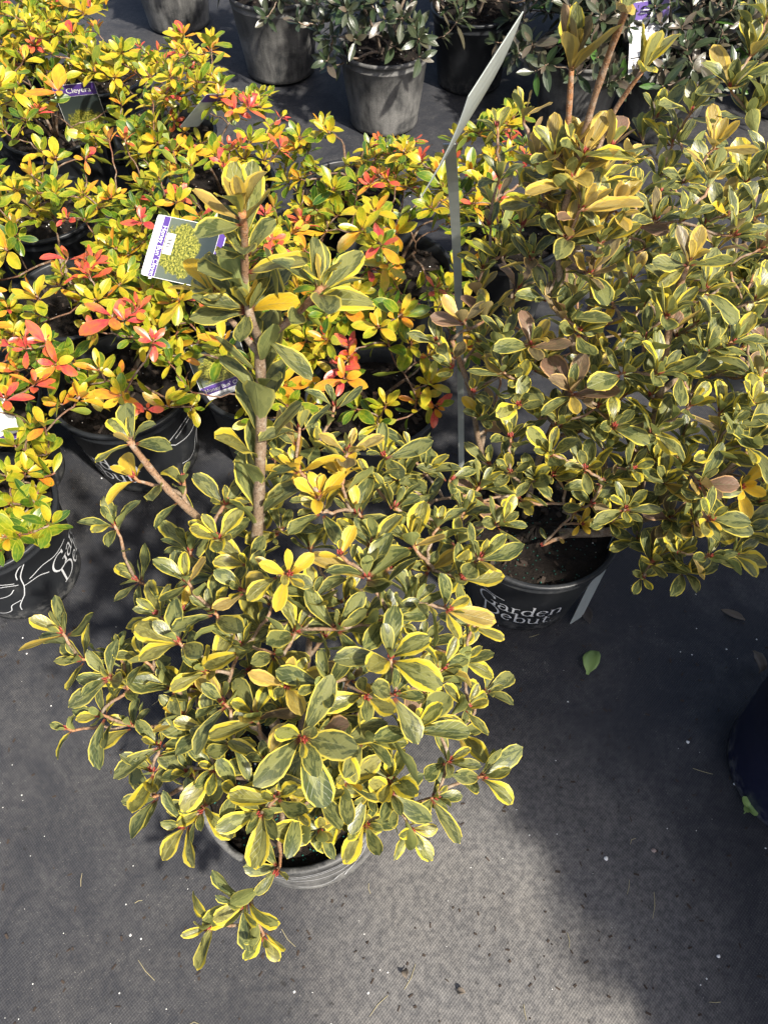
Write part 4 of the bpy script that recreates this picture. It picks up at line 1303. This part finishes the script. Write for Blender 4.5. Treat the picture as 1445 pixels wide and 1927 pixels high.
N_LEAF = 0
_v, _f = [], []
_r = random.Random(4)
for _k in range(6):
    _a = _k * 2.4
    _q = .0018 if _k else 0
    _b = len(_v)
    _vv, _ff = tube([(_q * math.cos(_a), _q * math.sin(_a), -.002), (_q * 1.6 * math.cos(_a), _q * 1.6 * math.sin(_a), .002), (_q * 1.9 * math.cos(_a), _q * 1.9 * math.sin(_a), .0055 + .002 * _r.random())], [.0012, .0015, .0004], 5)
    _v += list(_vv)
    _f += [tuple(_b + i for i in q) for q in _ff]
BUD = bpy.data.meshes.new('bud')
BUD.from_pydata([tuple(map(float, v)) for v in _v], [], _f)
BUD.materials.append(M['bud'])
BUD.polygons.foreach_set('use_smooth', [True] * len(_f))
BUD.update()
for pl in PLANTS:
    L = len(pl.leaves)
    vis = np.where(pl.ok, pl.z <= zb[np.maximum(pl.idx, 0)] + .012, False).reshape(L, 36).sum(1)
    score = vis * pl.ext
    order = np.argsort(-score)
    lim = 295
    keep = [i for i in order[:lim] if vis[i] >= 4 and pl.ext[i] >= 9]
    ks = set(keep)
    for i in keep:
        v, m = pl.leaves[i]
        o = bpy.data.objects.new('leaf', v['mesh'])
        o.parent = pl.root
        mm = m.copy()
        mm[:3, 3] -= pl.o
        o.matrix_local = Matrix(mm.tolist())
        COL.objects.link(o)
        N_LEAF += 1
    if pl.kind == 'V':
        for p, ax, ln in pl.buds:
            x, y, z = project(np.array([p]))
            if not (0 < x[0] < 1445 and 0 < y[0] < 1927) or z[0] > zb[int(y[0] / GS) * gw + int(x[0] / GS)] + .03:
                continue
            o = bpy.data.objects.new('bud', BUD)
            o.parent = pl.root
            q = Vector(ax).to_track_quat('Z', 'Y').to_matrix().to_4x4()
            o.matrix_local = Matrix.Translation(Vector(p - pl.o)) @ q @ Matrix.Scale(.8 + .4 * ln * pl.r.random(), 4)
            COL.objects.link(o)
    rest = [i for i in range(L) if i not in ks]
    if rest:
        n = len(rest)
        me = bpy.data.meshes.new('foliage')
        V = (pl.W[rest] - pl.o).reshape(-1, 3)
        faces, nv = [], 36
        me.vertices.add(n * 36)
        me.vertices.foreach_set('co', V.ravel())
        nl = len(LOOP_V)
        sizes = np.array([len(f) for f in LEAF_FACES])
        starts = np.r_[0, np.cumsum(sizes)[:-1]]
        me.loops.add(n * nl)
        me.loops.foreach_set('vertex_index', (LOOP_V[None, :] + (np.arange(n) * 36)[:, None]).ravel())
        me.polygons.add(n * len(sizes))
        me.polygons.foreach_set('loop_start', (starts[None, :] + (np.arange(n) * nl)[:, None]).ravel())
        uvl = me.uv_layers.new(name='UVMap')
        uvl.data.foreach_set('uv', np.concatenate([pl.leaves[i][0]['uv'][LOOP_V] for i in rest]).ravel())
        at = me.attributes.new('tint', 'FLOAT_COLOR', 'POINT')
        cols = np.concatenate([np.tile(np.array([*pl.leaves[i][0]['tint'][:3], pl.r.random()], dtype=np.float32), (36, 1)) for i in rest])
        at.data.foreach_set('color', cols.ravel())
        me.materials.append(pl.leaves[0][0]['mat'])
        me.polygons.foreach_set('use_smooth', [True] * (n * len(sizes)))
        me.update(calc_edges=True)
        me.validate()
        o = bpy.data.objects.new('foliage', me)
        o['kind'] = 'stuff'
        o.parent = pl.root
        COL.objects.link(o)
    for (pts, rad, name, nn, tip) in pl.tubes:
        v, f = tube(np.asarray(pts) - pl.o, rad, nn)
        o = mesh_obj(name, v, f, pl.bark, pl.root, smooth=True)
        at = o.data.attributes.new('tipness', 'FLOAT', 'POINT')
        k = len(pts)
        at.data.foreach_set('value', np.repeat(np.linspace(0, 1, k) ** 2 * tip, nn).astype(np.float32))

# ------------------------------------------------------------------ plant tags
def card(name, label, corner, ex, ey, w, h, spec, stake=None, group=None, thick=.0006, base_mat='white'):
    """A thin plastic card. corner = lower left of its face, ex / ey unit vectors along its width and height.
    spec: list of (part name, x0, y0, x1, y1, material) strips laid on the face."""
    ex, ey = nrm(ex), nrm(np.asarray(ey) - nrm(ex) * (np.asarray(ey) @ nrm(ex)))
    nz = np.cross(ex, ey)
    root = thing(name, label, 'plant tag', tuple(np.asarray(corner)), group)
    at = lambda x, y, z=0.0: ex * x + ey * y + nz * z
    # rounded rectangle body
    rr_, pts = .006, []
    for cx, cy, a0 in ((w - rr_, rr_, -90), (w - rr_, h - rr_, 0), (rr_, h - rr_, 90), (rr_, rr_, 180)):
        for k in range(5):
            a = math.radians(a0 + 90 * k / 4)
            pts.append((cx + rr_ * math.cos(a), cy + rr_ * math.sin(a)))
    n = len(pts)
    v = [at(x, y, 0) for x, y in pts] + [at(x, y, -thick) for x, y in pts]
    f = [tuple(range(n)), tuple(range(2 * n - 1, n - 1, -1))] + [(i, i + n, (i + 1) % n + n, (i + 1) % n) for i in range(n)]
    mesh_obj('card', v, f, M[base_mat], root)
    for (pn, x0, y0, x1, y1, mt, lv) in spec:
        z = .0004 * lv
        v = [at(x0, y0, z), at(x1, y0, z), at(x1, y1, z), at(x0, y1, z)]
        o = mesh_obj(pn, v, [(0, 1, 2, 3)], M[mt], root)
        uvl = o.data.uv_layers.new(name='UVMap')
        for l, uv in zip(uvl.data, ((0, 0), (1, 0), (1, 1), (0, 1))):
            l.uv = uv
    if stake:
        (sx, sw, sl) = stake
        v = []
        for z in (0, -.0012):
            for (x, y) in ((sx - sw / 2, .002), (sx + sw / 2, .002), (sx + sw / 2, -sl + .02), (sx, -sl), (sx - sw / 2, -sl + .02)):
                v.append(at(x, y, z - .001))
        mesh_obj('stake', v, [(0, 1, 2, 3, 4), (9, 8, 7, 6, 5)] + [(i, i + 5, (i + 1) % 5 + 5, (i + 1) % 5) for i in range(5)], M[base_mat], root)
    return root, at, ex, ey, nz


def card_text(root, at, ex, ey, nz, txt, x, y, size, mat, z=.0012, ang=0.0, name='lettering'):
    cu = bpy.data.curves.new('lettering', 'FONT')
    cu.body = txt
    cu.size = size
    cu.fill_mode = 'FRONT'
    tmp = bpy.data.objects.new('lettering', cu)
    me = bpy.data.meshes.new_from_object(tmp)
    bpy.data.objects.remove(tmp)
    ca, sa = math.cos(ang), math.sin(ang)
    for vt in me.vertices:
        qx, qy = vt.co.x * ca - vt.co.y * sa + x, vt.co.x * sa + vt.co.y * ca + y
        vt.co = Vector(at(qx, qy, z))
    me.materials.clear()
    me.materials.append(M[mat])
    o = bpy.data.objects.new(name, me)
    COL.objects.link(o)
    o.parent = root


# card with the white sticker: lies tilted among the leaves, its base to the left
a_, b_, c_ = P(275, 482, .50), P(298, 403, .54), P(424, 448, .53)
ey_, ex_ = nrm(c_ - b_), nrm(a_ - b_)     # card "up" runs to the right in the photo
wd = np.linalg.norm(a_ - b_) + .035
ht = np.linalg.norm(c_ - b_)
spec = [('white_strip', .001, .001, wd - .001, ht * .10, 'white', 1), ('name_strip', .001, ht * .105, wd - .001, ht * .19, 'purple', 1),
        ('picture', .001, ht * .195, wd - .001, ht * .90, 'picture', 1), ('header_strip', .001, ht * .905, wd - .001, ht - .001, 'purple', 1),
        ('price_sticker', wd * .26, ht * .21, wd * .60, ht * .33, 'white', 2)]
rt, at_, ex1, ey1, nz1 = card('plant_tag', 'purple and white plant tag tilted among gold leaves, with a white price sticker', b_, ex_, ey_, wd, ht, spec, None, 'plant tags with a bush picture')
card_text(rt, at_, ex1, ey1, nz1, "Honey Bun' Cleyera", wd * .16, ht * .125, .0125, 'white')
card_text(rt, at_, ex1, ey1, nz1, "Ternstroemia", wd * .22, ht * .035, .008, 'grey_text')
for k in range(9):
    x0 = wd * (.33 + .018 * k)
    v = [at_(x0, ht * .24, .0012), at_(x0 + wd * (.006 + .004 * (k % 3)), ht * .24, .0012), at_(x0 + wd * (.006 + .004 * (k % 3)), ht * .30, .0012), at_(x0, ht * .30, .0012)]
    mesh_obj('barcode_bar', v, [(0, 1, 2, 3)], M['black_ink'], rt)

# upright card at the far left pot
a_, b_, c_ = P(140, 270, .20), P(210, 262, .20), P(132, 158, .372)
spec = [('picture', .001, .001, .106, .140, 'picture', 1), ('header_strip', .001, .141, .106, .173, 'purple', 1)]
rt, at_, ex1, ey1, nz1 = card('plant_tag', 'upright plant tag with a yellow bush picture, beside the upper left\'s orange whorl', a_, b_ - a_, c_ - a_, .107, .174, spec, None, 'plant tags with a bush picture')
card_text(rt, at_, ex1, ey1, nz1, "Cleyera", .030, .150, .020, 'white')

# card under the lettered pot's shrub, only its lower corner shows
a_, b_ = P(386, 757, .21), P(452, 733, .215)
c_ = P(372, 700, .27)
spec = [('white_strip', .001, .001, .109, .012, 'white', 1), ('name_strip', .001, .0125, .109, .030, 'purple', 1), ('picture', .001, .0305, .109, .118, 'picture', 1)]
rt, at_, ex1, ey1, nz1 = card('plant_tag', 'mostly hidden plant tag, its purple and white corner showing beside the left lettered pot', a_, b_ - a_, c_ - a_, .11, .12, spec, None, 'plant tags with a bush picture')
card_text(rt, at_, ex1, ey1, nz1, "Honey Bun' Cleyera", .008, .0165, .0118, 'white')
card_text(rt, at_, ex1, ey1, nz1, "Ternstroemia", .012, .0032, .008, 'grey_text')

# label in the back row
a_ = P(1180, 158, .23)
spec = [('white_panel', .001, .001, .117, .155, 'white', 1), ('header_panel', .001, .156, .117, .199, 'purple', 1), ('black_rule', .004, .062, .114, .066, 'black_ink', 2)] + [('print_line', .012, y_, .012 + w_, y_ + .0028, 'grey_text', 2) for y_, w_ in ((.140, .080), (.132, .066), (.124, .074), (.052, .05), (.045, .04))]
rt, at_, ex1, ey1, nz1 = card('plant_tag', 'tall white label with a purple head hanging in the bronze-leaved back shrub', a_, P(1256, 147, .23) - a_, np.array([.02, .12, .24]), .118, .20, spec, None, 'labels with a purple head')
for k in range(12):
    x0 = .030 + .0035 * k
    v = [at_(x0, .10, .0012), at_(x0 + .001 + .0006 * (k % 3), .10, .0012), at_(x0 + .001 + .0006 * (k % 3), .118, .0012), at_(x0, .118, .0012)]
    mesh_obj('barcode_bar', v, [(0, 1, 2, 3)], M['grey_text'], rt)
for yy in (.170, .178):
    v = [at_(.028, yy, .0012), at_(.098, yy, .0012), at_(.098, yy + .0022, .0012), at_(.028, yy + .0022, .0012)]
    mesh_obj('header_line', v, [(0, 1, 2, 3)], M['white'], rt)

# white corner at the left edge, milky tag, hanging tag by the right pot
a_ = P(-20, 838, .36)
card('plant_tag', 'white plant tag corner with a purple edge at the left edge of the picture', a_, P(22, 828, .36) - a_, P(-30, 780, .42) - a_, .06, .09, [('name_strip', .001, .001, .059, .012, 'purple', 1)], None, None)
a_ = P(338, 240, .42)
card('plant_tag', 'milky translucent tag seen from behind, half hidden in golden leaves', a_, P(376, 238, .40) - a_, P(340, 182, .53) - a_, .055, .13, [('header_strip', .001, .10, .054, .129, 'purple', 1)], None, None, base_mat='tag_clear')
a_, t_ = P(1071, 1176, .02), P(1160, 1002, .235)
card('plant_tag', 'thin grey tag seen edge-on, leaning against the lettered pot at mid right', a_, np.array([.62, .5, -.3]), t_ - a_, .045, float(np.linalg.norm(t_ - a_)), [], None, None, base_mat='tag_clear')

# big grey tag on a tall stake, seen almost edge-on from the back
A_, Q_, B_ = P(985, 22, 1.03), P(882, 182, .985), P(793, 372, .88)
Pp = P(888, 217, .925)
stk = thing('stake_tag', 'big grey plant sign seen almost edge-on, on a tall grey plastic stake', 'plant tag', tuple(P(868, 890, .21)))
o_ = np.array(stk.location)
quad = []
for i in range(7):      # slightly bowed sheet
    t = i / 6
    bow = np.array([.006, 0, .004]) * math.sin(math.pi * t)
    quad.append((Q_ * (1 - t) + B_ * t + bow, A_ * (1 - t) + Pp * t + bow))
n_ = nrm(np.cross(A_ - Q_, B_ - Q_)) * .0012
v, f = [], []
for q0, q1 in quad:
    v += [q0 - o_, q1 - o_, q0 - o_ + n_, q1 - o_ + n_]
for i in range(6):
    b = i * 4
    f += [(b, b + 1, b + 5, b + 4), (b + 2, b + 6, b + 7, b + 3), (b, b + 4, b + 6, b + 2), (b + 1, b + 3, b + 7, b + 5)]
f += [(0, 2, 3, 1), (24, 25, 27, 26)]
mesh_obj('sign_board', v, f, M['tag_back'], stk)
top_ = (B_ + Pp) / 2 + np.array([0.002, .004, .012])
path = spline([P(868, 893, .20), P(866, 700, .40), P(861, 520, .60), P(853, 360, .80), top_], 24)
v, f = [], []
for i, p in enumerate(path):
    w = .0052 + .0018 * min(1, i / 20)
    for s1, s2 in ((-1, -1), (1, -1), (1, 1), (-1, 1)):
        v.append(p - o_ + np.array([w * s1, .0012 * s2, 0]))
for i in range(len(path) - 1):
    for k in range(4):
        f.append((i * 4 + k, i * 4 + (k + 1) % 4, i * 4 + 4 + (k + 1) % 4, i * 4 + 4 + k))
f += [(3, 2, 1, 0), tuple(len(v) - 4 + k for k in range(4))]
mesh_obj('stake', v, f, M['tag_back'], stk)

# ------------------------------------------------------------------ litter on the fabric
def fallen(name, label, px, py, length, ang, mat, curl, width, seed, cat='fallen leaf'):
    r = random.Random(seed)
    pts, _ = leaf_points(r, width, 1.0, .8, curl, .7, .35, .25)
    p = P(px, py, 0)
    R = rot_xyz((r.gauss(0, .1), r.gauss(0, .15), ang))
    q = pts * length
    q = q - q.mean(0)
    q = q @ R.T
    q[:, 2] -= q[:, 2].min() - .0015
    gz = float(ground_height(np.array([p[0]]), np.array([p[1]]))[0]) - .003
    o = mesh_obj(name, q, LEAF_FACES, mat, None, True, (p[0], p[1], gz))
    tag(o, label, cat)
    sm = o.modifiers.new('thick', 'SOLIDIFY')
    sm.thickness = .0006


fallen('fallen_leaf', 'pale green fallen leaf lying alone on the black fabric right of centre', 1108, 1250, .062, math.radians(-20), M['fresh'], .9, .26, 1)
fallen('fallen_leaf', 'curled grey-brown dry leaf near the right edge, above the blue-black pot', 1420, 1252, .055, math.radians(200), M['dry'], 1.7, .2, 2)
fallen('fallen_leaf', 'narrow brown dry leaf on the fabric below the bronze-leaved branch', 1382, 1156, .05, math.radians(60), M['dry'], .5, .14, 3)
fallen('fallen_leaf', 'flat blackish leaf beside the lettered pot under the edge-on tag', 1101, 1158, .05, math.radians(10), M['dry_dark'], .2, .24, 4)
fallen('fallen_leaf', 'small brown leaf scrap near the bottom edge', 866, 1866, .016, math.radians(70), M['dry'], 1.2, .3, 5)
fallen('fallen_leaf', 'small tan leaf scrap at the bottom, left of the brown one', 762, 1832, .018, math.radians(10), M['dry'], 1.2, .3, 6)

# seedling by the blue-black pot
sd0 = P(1400, 1530, 0)
seedling = thing('seedling', 'tiny light green seedling sprouting at the foot of the blue-black pot', 'weed', (sd0[0], sd0[1], -.002))
sp_ = [np.array([0, 0, 0]), np.array([.002, .003, .012]), np.array([.001, .006, .022])]
v, f = tube(sp_, [.0011, .0009, .0008], 5)
mesh_obj('stem', v, f, M['fresh'], seedling, True)
for ang, ln, el in ((.4, .020, .5), (2.2, .016, .6), (3.9, .018, .2), (5.2, .012, .4)):
    pts, _ = leaf_points(random.Random(int(ang * 10)), .36, 1.0, .5, .4, .2, 0, .05)
    Rm = rot_xyz((el, 0, ang))
    mesh_obj('leaf', (pts * ln) @ Rm.T + np.array([.001, .005, .020]), LEAF_FACES, M['fresh'], seedling, True)

# pebbles that show singly
for lab, px, py, rad in (('pinkish angular pebble on the dark fabric below the pale green leaf', 1230, 1600, .0042), ('white pebble on the fabric right of the lit patch', 1140, 1615, .0038), ('small white pebble near the bottom right corner', 1353, 1799, .0030),
                         ('small white pebble left of the blue-black pot', 1294, 1396, .0032)):
    p = P(px, py, 0)
    r = random.Random(px)
    v, f = lathe([(0, -rad * .5), (rad * .8, -rad * .35), (rad, 0), (rad * .6, rad * .55), (0, rad * .7)], 8)
    v = [(x * r.uniform(.8, 1.25), y * r.uniform(.7, 1.15), z * r.uniform(.9, 1.1)) for x, y, z in v]
    o = mesh_obj('pebble', v, f, M['pebble'] if 'pinkish' in lab else M['perlite'], None, False, (p[0], p[1], float(ground_height(np.array([p[0]]), np.array([p[1]]))[0]) - .003 + rad * .4))
    tag(o, lab, 'pebble', 'pebbles on the fabric')

# crumbs nobody could count
r = random.Random(9)
v, f = [], []
for _ in range(260):
    p = P(r.uniform(-40, 1480), r.uniform(250, 1960), 0)
    gz = float(ground_height(np.array([p[0]]), np.array([p[1]]))[0]) - .003
    octa_into(v, f, (p[0], p[1], gz + .0006), abs(r.gauss(0, .0007)) + .0006)
o = mesh_obj('perlite_crumbs', v, f, M['perlite'])
o['kind'] = 'stuff'
o['label'] = 'white perlite crumbs scattered over the fabric'
v, f = [], []
for _ in range(700):
    p = P(r.uniform(-40, 1480), r.uniform(250, 1960), 0)
    gz = float(ground_height(np.array([p[0]]), np.array([p[1]]))[0]) - .003
    box_into(v, f, np.array([p[0], p[1], gz + .0008]), (r.uniform(.0008, .0045), r.uniform(.0006, .0018), .0005), (0, r.gauss(0, .2), r.uniform(0, 3.14)))
o = mesh_obj('soil_crumbs', v, f, M['chip'])
o['kind'] = 'stuff'
o['label'] = 'dark bark and soil crumbs scattered over the fabric'
v, f = [], []
for _ in range(26):
    p = P(r.uniform(100, 1440), r.uniform(1150, 1960), 0)
    gz = float(ground_height(np.array([p[0]]), np.array([p[1]]))[0]) - .003
    a, ln = r.uniform(0, 6.28), r.uniform(.006, .022)
    d = np.array([math.cos(a), math.sin(a), 0])
    c = np.array([p[0], p[1], gz + .0012])
    vv, ff = tube([c - d * ln, c + np.array([-d[1], d[0], 0]) * r.gauss(0, .0025), c + d * ln], [.0004, .0005, .0003], 4)
    b = len(v)
    v += list(vv)
    f += [tuple(b + i for i in q) for q in ff]
o = mesh_obj('straw_bits', v, f, M['straw'])
o['kind'] = 'stuff'
o['label'] = 'pale straw bits scattered over the fabric'

SC.render.engine = 'CYCLES'
SC.cycles.max_bounces = 6
SC.cycles.use_denoising = True
print('leaf objects', N_LEAF, 'objects', len(SC.objects), 'leaves', sum(len(p.leaves) for p in PLANTS))
